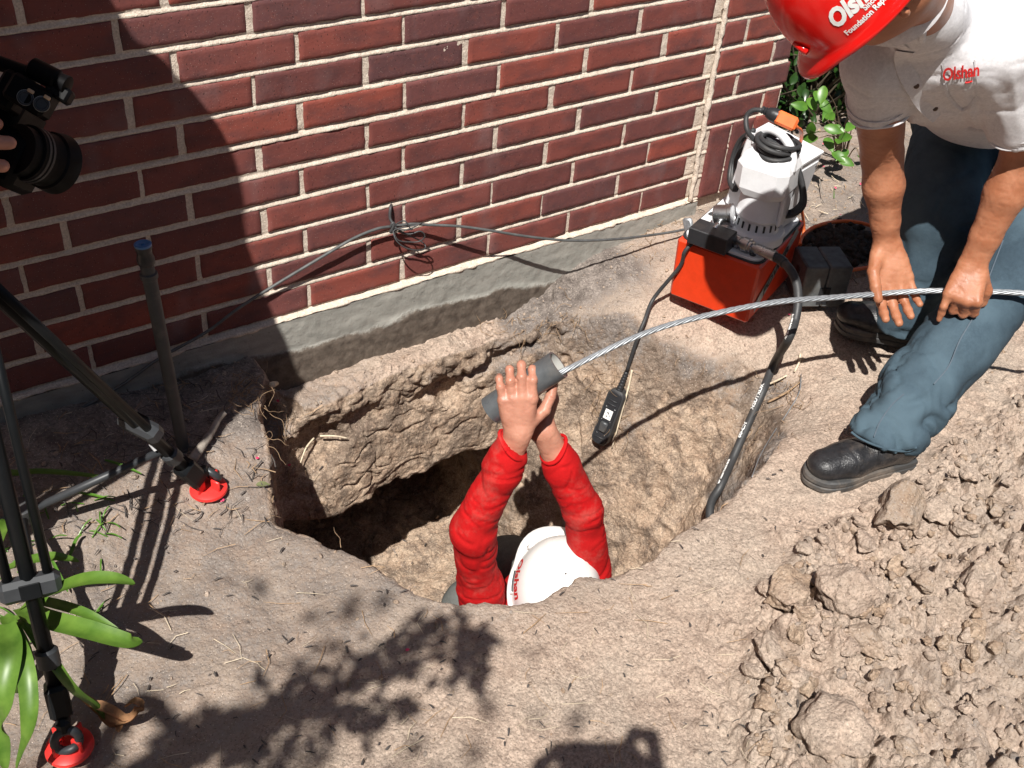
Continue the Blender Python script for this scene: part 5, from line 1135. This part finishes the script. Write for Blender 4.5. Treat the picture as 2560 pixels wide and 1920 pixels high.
# boots
gzL = G(2130,1222)[2]; tl = onz(2012,1205,gzL+.0); he = onz(2268,1150,gzL); shoe(mB, he+A(0,0,-.004), tl+A(0,0,-.004), BOOT, SOLE, .050)
tr_ = onz(2088,812,-.100); hr = onz(2300,862,-.108); shoe(mB, hr, tr_, BOOT, SOLE, .050)
HS_[0] = 1.06
hB, uB, fB, lB = hard_hat(cB, uB, fB, HATR, mB)
hat_text('Olshan', .032, 'lettering', WLET, hB, cB, uB, fB, 1.36, .17, 1, .95)
hat_text('Since', .0095, 'lettering', WLET, hB, cB, uB, fB, 1.74, .112, 1, 1.0, 0, .0003); hat_text('Foundation Repair', .0095, 'lettering', WLET, hB, cB, uB, fB, 1.40, .045, 1, 1.05, 0, .0003)

# ---------------------------------------------------------------- the camera operator, left of the picture
mC = empty('person', A(-.46,-.50,-.12), 'camera operator in dark clothes and an added broad hat whose fingers hold the video camera', 'person')
hdC = A(-.50,-.42,1.70); shC0, shC1 = A(-.34,-.47,1.50), A(-.74,-.56,1.50); hipC = A(-.60,-.52,.86)
WC = U(-372,425,1.425); EC = A(-.52,-.68,.99); shO = A(-.44,-.58,1.38); EC0 = A(-.80,-.62,1.24)
hC, _ = hand(WC, vd(1,-.16,.03), vd(0,.05,1), vd(0,-1,0), ((6,16,20),(4,14,22),(4,14,22),(6,16,18)), (5,1,-3,-8), ((.6,.6,.5),(.2,.8,.5),(.0,.9,.4)), s=1.12)
skC = [sdf_mesh(hC+arm(WC, EC, shO, vd(0,0,1)), .0035, k=.004)]
skC.append(sdf_mesh([ell(hdC,(.078,.092,.115)), ell(hdC+A(.0,-.06,-.07),(.04,.045,.04),None,.03), cone(hdC+A(0,0,-.05),A(-.51,-.46,1.50),.058,.065), cone(hdC+A(0,-.09,0),hdC+A(0,-.108,-.035),.009,.013,.012), cone(A(-.51,-.46,1.45),hipC,.12,.13), cone(hipC+A(.09,0,0),A(-.54,-.42,.40),.07,.055), cone(A(-.54,-.42,.40),A(-.56,-.36,-.05),.052,.04), cone(hipC-A(.09,0,0),A(-.72,-.55,.40),.07,.055), cone(A(-.72,-.55,.40),A(-.76,-.52,-.05),.052,.04)], .014, k=.03)); body_mesh('body', skC, SKA, mC)
DKC = cloth_mat('dark_cotton', (.03,.032,.04), (.045,.047,.055))
armC = A(-.22,-.62,1.20)
pC = [cone(shC0, shC1,.10,.10,.05), cone(A(-.50,-.50,1.42), A(-.475,-.55,1.20),.17,.205,.05), cone(A(-.475,-.55,1.20), lp(A(-.475,-.55,1.20),hipC,.3),.20,.17,.05), cone(lp(A(-.475,-.55,1.20),hipC,.3), hipC,.16,.15,.05), cone(shC0, A(-.36,-.58,1.22),.08,.07,.03), cone(A(-.36,-.58,1.22),A(-.50,-.74,1.08),.062,.05,.03), cone(shC1, EC0,.08,.06,.03), cone(EC0, A(-.72,-.60,1.0),.058,.05,.02)]
pC = [(lambda P, g=p_[0]: g(P-A(.052,0,0)), p_[1]+A(.052,0,0), p_[2]+A(.052,0,0))+tuple(p_[3:]) for p_ in pC]
pC += [cone(shO, EC,.072,.058,.03), cone(EC, lp(EC,WC,.4),.054,.046,.02)]
v_, q_ = sdf_mesh(pC, .012, k=.03, disp=seg_disp([(shC0,armC),(shC1,EC0),(shC0,hipC)], .005, 26.,8.,91)); link('jacket', mesh_q('jacket', v_, q_), DKC, mC)
v_, q_ = sdf_mesh([ell(hipC,(.17,.14,.12)), cone(hipC+A(.09,0,0),A(-.54,-.42,.40),.095,.08), cone(A(-.54,-.42,.40),A(-.56,-.36,-.03),.078,.07), cone(hipC-A(.09,0,0),A(-.72,-.55,.40),.095,.08), cone(A(-.72,-.55,.40),A(-.76,-.52,-.03),.078,.07)], .012, k=.03, disp=seg_disp([(hipC,A(-.54,-.42,.4)),(hipC,A(-.72,-.55,.4))], .005, 26.,8.,95)); link('trousers', mesh_q('trousers', v_, q_), GREYC, mC)
shoe(mC, A(-.56,-.32,-.125), A(-.54,-.60,-.135), BOOT, SOLE, lace=False); shoe(mC, A(-.77,-.48,-.125), A(-.76,-.77,-.135), BOOT, SOLE, lace=False)
k = MB(); k.lathe(hdC+A(0,0,.035), (.05,0,1), [(0,.175),(.006,.176),(.012,.12),(.02,.098),(.08,.092),(.11,.07),(.118,.02)], 40); k.build('added_hat', DKC, mC, auto=50)  # unseen broad brim, added to widen the shadow cast on the wall

# ---------------------------------------------------------------- the photographer, who stands where the picture is taken from
fwd = vd(0,0,1); rgt = vd(1,0,0); upc = vd(0,-1,0); hz = unit(fwd*A(1,1,0))
def PB(r_, u_, b_): return CC+rgt*r_+upc*u_-fwd*b_
still = empty('still_camera', PB(0,-.01,.045), 'small silver still camera held up by the photographer', 'camera')
k = MB(); k.box(PB(0,.004,.052), (.125,.080,.040), np.stack([rgt, upc, -fwd], 1), .006); k.build('camera_case', STEEL, still, False)
k = MB(); k.lathe(PB(0,-.005,.034), fwd, [(0,.024),(.018,.024),(.019,.020)], 28); k.build('lens_barrel', BLACK, still, auto=40)
mD = empty('person', A(*(CC-hz*.42)[:2],-.14), 'photographer in blue shirt looking down behind the still camera', 'person')
hdD = PB(-.01,.015,.20); hdD = hdD-A(0,0,.03); s0, s1 = hdD+rgt*.20-A(0,0,.24)-hz*.06, hdD-rgt*.20-A(0,0,.24)-hz*.06
hD = []
for sg, sh_ in ((1,s0),(-1,s1)):
    Wd = PB(sg*.112-.012,-.060,.085); Ed = Wd+rgt*sg*.10-A(0,0,.22)-hz*.02
    hh, _ = hand(Wd, unit(upc*.9-rgt*sg*.30+fwd*.25), -rgt*sg+fwd*-.1, unit(-fwd*.6+upc*.2), ((24,45,30),(30,50,40),(34,55,40),(36,55,40)), thumb=((.7,.6,.2),(.4,.8,.4),(.2,.8,.5)), s=.92); hD.append(sdf_mesh(hh+arm(Wd,Ed,sh_,hz), .0045, k=.004))
    if sg > 0:
        f0 = PB(.082,.038,.06); hD.append(sdf_mesh([cone(PB(.098,-.01,.07), f0+rgt*.008+upc*.022,.014,.013), cone(f0+rgt*.008+upc*.022, f0-rgt*.022+upc*.028,.013,.012), cone(f0-rgt*.022+upc*.028, f0-rgt*.034+upc*.010,.012,.011)], .003, k=.004))
hD.append(sdf_mesh([ell(hdD,(.080,.085,.115)), cone(hdD-A(0,0,.06), (s0+s1)/2+A(0,0,.03),.056,.062), cone(s0,s1,.06,.06), cone((s0+s1)/2,(s0+s1)/2-A(0,0,.5),.12,.12)], .012, k=.02)); body_mesh('body', hD, SKA, mD)
BLS = cloth_mat('blue_cotton', (.10,.16,.28), (.13,.20,.33)); mid = (s0+s1)/2; hpD = mid-A(0,0,.52)-hz*.05
v_, q_ = sdf_mesh([cone(s0,s1,.085,.085), cone(mid-A(0,0,.06),hpD,.16,.16)]+[cone(s_, lp(s_, s_+rgt*g*.02-A(0,0,.24),.8),.075,.07) for s_, g in ((s0,1),(s1,-1))], .012, k=.03, disp=seg_disp([(mid,hpD)], .005, 24.,8.,97)); link('shirt', mesh_q('shirt', v_, q_), BLS, mD)
lg = []
for g in (1,-1): lg += [cone(hpD+rgt*g*.09, hpD+rgt*g*.12-A(0,0,.42)+hz*.03,.095,.075), cone(hpD+rgt*g*.12-A(0,0,.42)+hz*.03, A(*(hpD+rgt*g*.14)[:2],-.06),.072,.06)]
v_, q_ = sdf_mesh([ell(hpD,(.17,.15,.12))]+lg, .012, k=.03, disp=seg_disp([(hpD,hpD-A(0,0,.8))], .004, 24.,8.,98)); link('trousers', mesh_q('trousers', v_, q_), GREYC, mD)
for g in (1,-1): b_ = A(*(hpD+rgt*g*.14)[:2],-.135); shoe(mD, b_-hz*.07, b_+hz*.21, BOOT, SOLE, lace=False)

# ---------------------------------------------------------------- the tree behind, whose low branch throws the dappled shade
tree = empty('small_tree', A(-2.3,-3.1,-.15), 'small leafy tree behind the photographer with one low branch', 'tree')
r_ = np.random.default_rng(11); k = MB(); lf_ = MB()
tk = spline([A(-2.3,-3.1,-.2), A(-2.27,-3.08,.8), A(-2.15,-3.05,1.7), A(-2.2,-3.1,2.8), A(-2.1,-3.0,3.7)], 8); k.tube(tk, np.linspace(.085,.03,len(tk)), 12)
br = [onz(a, b, -.13)-SUN*t for a, b, t in ((200,1960,3.0),(480,1830,2.8),(800,1740,2.6),(1030,1660,2.45),(1190,1600,2.3))]
bp = spline([tk[14]]+br, 8); k.tube(bp, np.linspace(.026,.004,len(bp)), 8)
BUSH = [(430,1900,100,60,60),(560,1840,110,55,64),(700,1800,100,60,52),(760,1730,90,60,36),(880,1790,85,55,44),(900,1690,80,45,22),(960,1770,60,45,22),(1010,1620,80,45,26),(1100,1580,80,38,34),(1180,1600,45,55,34),(1175,1660,38,45,22),(1160,1700,22,28,8),(1040,1680,60,30,9),(960,1655,70,40,14),(620,1900,70,30,22),(320,1935,70,40,22)]
for a, b, sa_, sb_, n_ in BUSH:
    for i in range(int(n_*1.25)):
        px, py = a+r_.normal(0,sa_*.55), b+r_.normal(0,sb_*.55); t = 2.45+r_.normal(0,.22)+max(0,(900-px))*.0006; p = onz(px, py, -.13)-SUN*t
        oval_leaf(lf_, p, r_.normal(0,1,3), unit(r_.normal(0,.7,3)-SUN), .038*r_.uniform(.6,1.2), .0125*r_.uniform(.7,1.2))
    c_ = onz(a, b, -.13)-SUN*2.5; j = bp[np.linalg.norm(bp-c_, axis=1).argmin()]; k.tube(spline([j, lp(j,c_,.5)+r_.normal(0,.02,3), c_],5), np.linspace(.005,.0015,11), 5)
for i in range(26):
    tip = A(-2.15,-3.0,3.3)+unit(r_.normal(0,1,3))*A(.9,.9,.8)*r_.uniform(.5,1); j = tk[r_.integers(14,len(tk))]; k.tube(spline([j, lp(j,tip,.5)+r_.normal(0,.06,3), tip],5), np.linspace(.014,.003,11), 6)
    for q0 in range(30): oval_leaf(lf_, lp(j,tip,r_.uniform(.4,1.05))+r_.normal(0,.07,3), r_.normal(0,1,3), unit(r_.normal(0,.6,3)+A(0,0,1)), .05, .017)
k.build('trunk', plain('tree_bark',(.16,.12,.09),.9,bump=.003), tree); lf_.build('crown', LD, tree)

# ---------------------------------------------------------------- leafy screen added unseen behind the photographer to block low sky light
hg = MB(); r_ = np.random.default_rng(77)
nu, nv_ = 110, 26; path_h = spline([A(-4.6,1.5,0),A(-4.4,-1.5,0),A(-4.0,-4.6,0),A(-1.,-5.2,0),A(3.,-5.2,0),A(7.,-4.8,0)], 22); idx = np.linspace(0,len(path_h)-1,nu).astype(int); Ph = path_h[idx]
Vh = np.array([[p[0], p[1], -.2+3.3*j/(nv_-1)] for p in Ph for j in range(nv_)]); tn = np.gradient(Ph, axis=0); tn /= np.linalg.norm(tn,axis=1,keepdims=True); nh = np.repeat(np.stack([-tn[:,1],tn[:,0],0*tn[:,0]],1), nv_, 0)
Vh = Vh+nh*(fbm(Vh*1.6,5,4)*.55)[:,None]; Vh2 = Vh-nh*1.0
Qh = grid_faces(nu, nv_); Vt = np.vstack([Vh, Vh2]); top_ = np.array([[i*nv_+nv_-1,(i+1)*nv_+nv_-1,(i+1)*nv_+nv_-1+len(Vh),i*nv_+nv_-1+len(Vh)] for i in range(nu-1)])
me = mesh_q('added_hedge', Vt, np.vstack([Qh, Qh[:, ::-1]+len(Vh), top_])); hd_ = empty('added_hedge', (0,-5.2,-.15), 'added tall dark leafy screen blocking sky light behind the photographer', 'added_hedge')
link('foliage_mass', me, LD, hd_, False); lf_ = MB()
for i in range(5000):
    j = r_.integers(0, len(Vh)); oval_leaf(lf_, Vh[j]+nh[j]*r_.uniform(-.02,.08)+r_.normal(0,.07,3), r_.normal(0,1,3), unit(nh[j]+r_.normal(0,.5,3)), .07, .025)
lf_.build('leaves', LD, hd_)

# ================================================================ LOOSE THINGS ON THE GROUND
def blob(seed, n=22, rough=.22, flatz=.75):                        # an angular clod from a cube-sphere
    t = np.linspace(-1,1,n); Vs, Qs = [], []; o_ = 0
    for ax in range(3):
        for sg in (-1,1):
            a, b = np.meshgrid(t, t, indexing='ij'); p = np.zeros((n,n,3)); p[...,ax] = sg; p[...,(ax+1)%3] = a; p[...,(ax+2)%3] = b
            q = grid_faces(n, n); Vs.append(p.reshape(-1,3)); Qs.append((q if sg > 0 else q[:, ::-1])+o_); o_ += n*n
    V_ = np.vstack(Vs); key = np.round(V_*1e4).astype(np.int64); _, fi, inv = np.unique(key, axis=0, return_index=True, return_inverse=True); Q_ = inv.reshape(-1)[np.vstack(Qs)]; V_ = V_[fi]; V_ = V_/np.linalg.norm(V_, axis=1, keepdims=True)
    r_ = np.random.default_rng(seed); d = np.ones(len(V_))
    for i in range(12):                                            # broken flat faces
        nn = unit(r_.normal(0,1,3)); hgt = r_.uniform(.55,.92); k_ = V_@nn; d = np.where(k_ > 0, np.minimum(d, hgt/np.maximum(k_,.05)), d)
    V_ = V_*d[:,None]; V_ = V_*(1+rough*fbm(V_*1.6+seed, seed, 2)+.09*fbm(V_*5+seed, seed+3, 3)+.035*fbm(V_*15+seed, seed+5, 2))[:,None]
    V_[:,2] *= flatz; return V_, Q_
protos = []
for i in range(9):
    v_, q_ = blob(200+i, 26, .3, (.65,.75,.9)[i % 3]); me = mesh_q('clod', v_, q_); me.materials.append(SOIL); me.polygons.foreach_set('use_smooth', np.ones(len(me.polygons), bool)); a0 = .12+.2*(i % 3 == 1); attr(me, 'soil', np.stack([np.full(len(v_), .02+.10*(i % 4)), np.full(len(v_), (.25,.75,.1,.5)[i % 4]), 0*v_[:,0]], 1)); protos.append(me)
def clod(px, py, wpx, ar, rot, pi, label, group=None, sink=.25):
    P, n = ghit(px, py); d = (P-CC)@CR[2]; r_ = wpx/2*d/FPX; o_ = bpy.data.objects.new('dirt_clod', protos[pi]); COL.objects.link(o_)
    hgt = (.65,.75,.9)[pi % 3]; o_.location = Vector(P+A(0,0,r_*hgt*(1-2*sink)*.6)); o_.scale = (r_, r_*ar, r_*.9); o_.rotation_euler = (rng.normal(0,.15), rng.normal(0,.15), rot); tag(o_, label, 'dirt clod', group); return o_
GR = 'clods of dug earth heaped at right'
BIG = [(2072,1822,225,.82,.9,0,'largest flat tan clod, near the bottom edge in the crumbled heap'),
       (1960,1495,150,.8,.3,1,'rounded grey clod on the left edge of the heap beside the trodden path'),
       (2110,1495,150,.95,1.2,2,'tall tan clod just right of the rounded grey clod'),
       (2245,1290,190,.6,.4,3,'long brown clod at the upper edge of the heap below the boot heel'),
       (1925,1640,110,1.2,.2,4,'leaning wedge shaped clod below the rounded grey clod'),
       (1990,1590,62,.9,.7,5,'pale rounded clod between the wedge and the tall clod'),
       (2235,1430,80,.7,.1,1,'pale clod lying above the cluster of small stones in the heap'),
       (2305,1455,78,.85,.5,7,'whitish grey clod with the small stones, right of the pale clod'),
       (2255,1260,90,.7,.8,6,'dark damp clod behind the long brown clod'),
       (2440,1480,120,.7,.3,8,'broad grey clod on the slope near the right edge'),
       (2170,1610,110,.7,1.9,3,'flat grey brown clod above the largest clod'),
       (2340,1280,100,.8,.6,0,'angular grey clod below the trouser hem'),
       (2410,1330,70,.8,1.6,4,'small sandy clod pair member nearest the right edge')]
for a, b, w_, ar, ro, pi, lb in BIG: clod(a, b, w_, ar, ro, pi, lb, GR, .12)
r6 = np.random.default_rng(5); cnt = 0; used_l = set()
LMK = [(2072,1822,'the largest clod'),(1960,1495,'the rounded grey clod'),(2110,1495,'the tall tan clod'),(2245,1290,'the long brown clod'),(1925,1640,'the wedge shaped clod'),(2440,1480,'the broad grey clod'),(2170,1610,'the flat clod'),(2410,1330,'the sandy clod'),(2130,1150,'the near boot'),(2235,1430,'the pale clod')]
tries = 0
while cnt < 130 and tries < 20000:
    tries += 1; a, b = r6.uniform(1800,2560), r6.uniform(1180,1920); P, n = ghit(a, b)
    if clodmask(P[0:1], P[1:2])[0] < .35 or n[2] < .3: continue
    w_ = r6.choice([24,30,38,50,66], p=[.22,.24,.24,.18,.12]); ar = r6.uniform(.65,1.1); pi = int(r6.integers(0,9)); k_ = min(LMK, key=lambda q: (q[0]-a)**2+(q[1]-b)**2); dx, dy = a-k_[0], b-k_[1]; dist = math.hypot(dx, dy)
    size = {24:'tiny',30:'small',38:'fist sized',50:'medium',66:'bigger'}[int(w_)]; shp_ = 'narrow' if ar < .78 else ('blocky' if ar > .98 else 'rounded'); colr = ('tan','pale sandy','grey','brown')[pi % 4]
    dirw = ('right of' if dx > 0 else 'left of') if abs(dx) > abs(dy)*2 else (('below' if dy > 0 else 'above') if abs(dy) > abs(dx)*2 else (('lower' if dy > 0 else 'upper')+' '+('right' if dx > 0 else 'left')+' of'))
    far = 'touching' if dist < 75 else ('close' if dist < 130 else ('farther' if dist < 220 else 'well away'))
    lb = f"{size} {shp_} {colr} clod, {far} {dirw} {k_[2]}".replace('touching right of','just right of').replace('touching','just')
    if lb in used_l: continue
    used_l.add(lb); clod(a, b, w_, ar, r6.uniform(0,6), pi, lb, GR, .05); cnt += 1
# crumbs: one loose mass
def scatter(name, spots, sizes, seed, label, mat, cat='soil', lift=.2):
    r_ = np.random.default_rng(seed); bv, bq = blob(seed, 4, .3, .8); Vs, Qs, At = [], [], []; n = len(bv)
    S_ = np.asarray(sizes); Pp = np.asarray(spots)
    for i in range(len(Pp)):
        Rm = np.array(Matrix.Rotation(r_.uniform(0,6.28),3,Vector(unit(r_.normal(0,1,3))))); Vs.append((bv*(1,r_.uniform(.6,1),r_.uniform(.5,.9)))@Rm.T*S_[i]+Pp[i]+A(0,0,S_[i]*lift)); Qs.append(bq+i*n); At.append(np.tile([r_.uniform(0,.55), r_.uniform(.1,.8), 0], (n,1)))
    me = mesh_q(name, np.vstack(Vs), np.vstack(Qs)); attr(me, 'soil', np.vstack(At)); return tag(link(name, me, mat, None, False), label, cat, kind='stuff')
cand = np.nonzero(_vis & (_px > -50) & (_px < 2610) & (_py > 300) & (_py < 1990) & (GN[:,2] > .55))[0]
sel = r6.choice(cand, 26000, replace=False); Pc_ = GV[sel]; cmk = clodmask(Pc_[:,0], Pc_[:,1]); led = (Pc_[:,1] > -.2) & (Pc_[:,2] < -.15) & (Pc_[:,2] > -.3); shelf = (Pc_[:,2] < -.5)
prob = np.where(cmk > .4, .45, .07)+np.where(led, .35, 0)+np.where(shelf, .10, 0)+.10*ss(-.35,-.1,Pc_[:,1])+.12*ss(1.4,1.9,Pc_[:,0])
kp = r6.random(len(sel)) < prob; Pc_ = Pc_[kp]; cmk = cmk[kp]; sz = r6.gamma(2., .0012, len(Pc_))+.0012; sz = np.where(cmk > .4, sz*1.9, sz); sz = np.minimum(sz, .014)
scatter('loose_crumbs', Pc_, sz, 41, 'loose crumbs of dry soil scattered over the ground and heap', SOIL)
# litter: bark chips, dry needles, twigs
def litter(name, n, box, L0, L1, w0, mats, seed, label, curve=.3, kinds='stuff', cond=None):
    r_ = np.random.default_rng(seed); outs = [MB() for _ in mats]; c = 0; tries = 0
    while c < n and tries < n*8:
        tries += 1; a, b = r_.uniform(box[0],box[2]), r_.uniform(box[1],box[3]); P, nn = ghit(a, b)
        if nn[2] < .5 or (cond is not None and not cond(P)): continue
        L_ = r_.uniform(L0,L1); th = r_.uniform(0,6.28); t_ = unit(A(math.cos(th),math.sin(th),0)-nn*(A(math.cos(th),math.sin(th),0)@nn)); s_ = np.cross(nn, t_); w_ = w0*r_.uniform(.6,1.5)
        p0 = P+nn*(w_+.0015); outs[r_.integers(0,len(mats))].tube([p0-t_*L_/2+nn*.0015, p0+s_*L_*curve*r_.normal(0,.3)+nn*.002, p0+t_*L_/2], [w_,w_,w_*.5], 4); c += 1
    for o_, m_ in zip(outs, mats): tag(o_.build(name, m_, None, False), label, 'litter', kind=kinds)
STRAW = plain('straw_brown', (.42,.27,.15), .8, var=.4); STRW = plain('straw_pale', (.62,.52,.38), .8, var=.3); CHIP = plain('bark_chip', (.075,.065,.06), .9, var=.5); RT = plain('root_brown', (.30,.20,.12), .85, var=.4)
litter('bark_chips', 210, (150,1120,2000,1910), .004, .017, .0013, [CHIP], 61, 'dark bark chips trodden into the bare ground', .1)
litter('dry_needles', 170, (0,1000,1900,1915), .015, .07, .00055, [STRAW, STRW], 63, 'dry needles and straws lying on the bare ground', .35)
litter('leaf_litter', 230, (120,900,700,1330), .015, .06, .0010, [CHIP, RT, CHIP], 65, 'dark leaf and root litter along the shaded footing', .5)
litter('ground_litter', 300, (1700,420,2250,760), .01, .04, .0009, [STRAW, STRW, CHIP], 67, 'fine straw and bark litter around the pump', .4)
# roots hanging from the cut edges
rb = MB(); r7 = np.random.default_rng(9)
def roots(px, py, n, spread, L_, w_=.0009, drop=.6):
    for i in range(n):
        p = G(px+r7.normal(0,spread), py+r7.normal(0,spread*.7), .003); q = [p]; d_ = unit(unit(CC-p)*.6+r7.normal(0,.7,3)+A(0,0,-drop))
        for j in range(5): d_ = unit(d_+r7.normal(0,.45,3)+A(0,0,-.12)); q.append(q[-1]+d_*L_/5*r7.uniform(.6,1.3))
        rb.tube(spline(q,3), np.linspace(w_,w_*.35,16), 4)
for a in ((640,985,22,26,.09),(690,1085,14,22,.07),(720,1200,14,22,.06),(600,960,26,30,.08),(665,1020,14,20,.09),(840,1330,10,26,.05),(760,1290,8,26,.05),(1330,830,26,34,.06),(1420,790,18,30,.06),(1240,800,16,26,.05),(1480,900,8,25,.06),(1520,960,14,22,.09),(1545,1060,10,18,.09),(1500,1010,8,18,.07),(1960,960,14,26,.09),(1985,1020,12,22,.08),(1900,1080,8,25,.06),(1350,1000,6,18,.04),(1640,900,8,60,.04),(1600,590,30,40,.05),(1680,560,26,30,.05)): roots(*a)
tag(rb.build('roots', RT, None), 'thin tangled roots sticking out of the cut earth', 'roots', kind='stuff')
def rootobj(name, pts, r0, mat, label, cat, lift=.006):
    P = spline([G(a, b, lift+c_) for a, b, c_ in pts], 6); e = MB().tube(P, np.linspace(r0, r0*.6, len(P))*(1+.12*vn(P*90,3)), 8).build(name, mat); return tag(e, label, cat)
rootobj('root', [(1580,925,0),(1572,965,0),(1560,1010,.006),(1548,1055,.006),(1530,1120,0)], .0030, STRW, 'pale root hanging down the pit wall beside the hand control', 'root')
rootobj('root', [(2001,885,0),(1998,905,.004),(1986,930,0)], .0036, STRW, 'short stubby pale root right of the black hose', 'root')
rootobj('root', [(1918,962,.004),(1945,950,.012),(1968,938,.008)], .003, STRW, 'cut root end crossing over the black hose', 'root')
rootobj('root', [(1920,1005,0),(1950,990,.006),(1975,975,.005),(2000,955,0)], .0032, RT, 'brown root branching right of the black hose', 'root')
rootobj('root', [(2003,935,0),(1998,980,.006),(1970,1030,.008),(1935,1080,.004),(1900,1140,.0),(1880,1192,0)], .0016, GALV, 'thin grey root trailing down to the rim right of the hose', 'root')
rootobj('root', [(800,1090,.01),(835,1090,.02),(868,1095,.01)], .0028, STRW, 'pale split root poking out of the left scoop of the wall', 'root')
rootobj('root', [(785,1095,.004),(765,1120,.01),(750,1160,.006)], .0026, STRW, 'bent root hanging below the left scoop of the wall', 'root')
BK = plain('grey_bark', (.27,.235,.20), .9, var=.4, bump=.002)
rootobj('stick', [(480,1150,.004),(505,1115,.012),(530,1078,.020),(548,1045,.035),(563,1030,.045)], .0105, BK, 'thick grey broken stick beside the red tripod foot', 'stick', .008)
rootobj('wood_stub', [(680,962,.0),(695,957,.004),(714,950,.008)], .0075, STRW, 'short pale stub of cut wood at the pit corner by the footing', 'wood')
rootobj('twig', [(2048,445,0),(2053,470,.0),(2056,490,0)], .0022, BK, 'thin upright twig behind the pump near the seedling', 'twig', .03)
# petals and fallen leaves
PK = plain('pink_petal', (.75,.06,.16), .6)
k = MB()
for a, b in ((1015,1631),(1972,790),(2060,360),(2085,470),(1350,560),(700,1000),(715,1160),(2100,540),(2010,515),(2150,460),(640,1150),(560,1250),(2170,490),(2060,420)):
    P, nn = ghit(a, b); oval_leaf(k, P+nn*.004, A(rng.normal(),rng.normal(),0), nn, .009, .004)
tag(k.build('petals', PK), 'tiny pink petals fallen on the soil', 'petals', kind='stuff')
fl = MB(); P, nn = ghit(640,1215); oval_leaf(fl, P+nn*.004, A(1,-.3,0), nn, .028, .008); tag(fl.build('fallen_leaf', plain('olive_leaf',(.13,.14,.06),.7)), 'small olive brown leaf lying beside the left rim', 'leaf')
# dark heap of damp soil inside the orange cord loop
DKS = plain('damp_soil', (.045,.036,.030), .95, var=.6, scale=90, bump=.004)

rd = np.random.default_rng(31); sp_ = []; 
for i in range(900):
    a, b = 2098+rd.normal(0,48), 612+rd.normal(0,26)
    if ((a-2100)/105)**2+((b-614)/55)**2 > 1: continue
    sp_.append(G(a, b, .004))
scatter('damp_soil', sp_, np.minimum(rd.gamma(2.,.0035,len(sp_))+.002,.02), 33, 'dark damp soil crumbs heaped inside the orange cord loop', DKS)
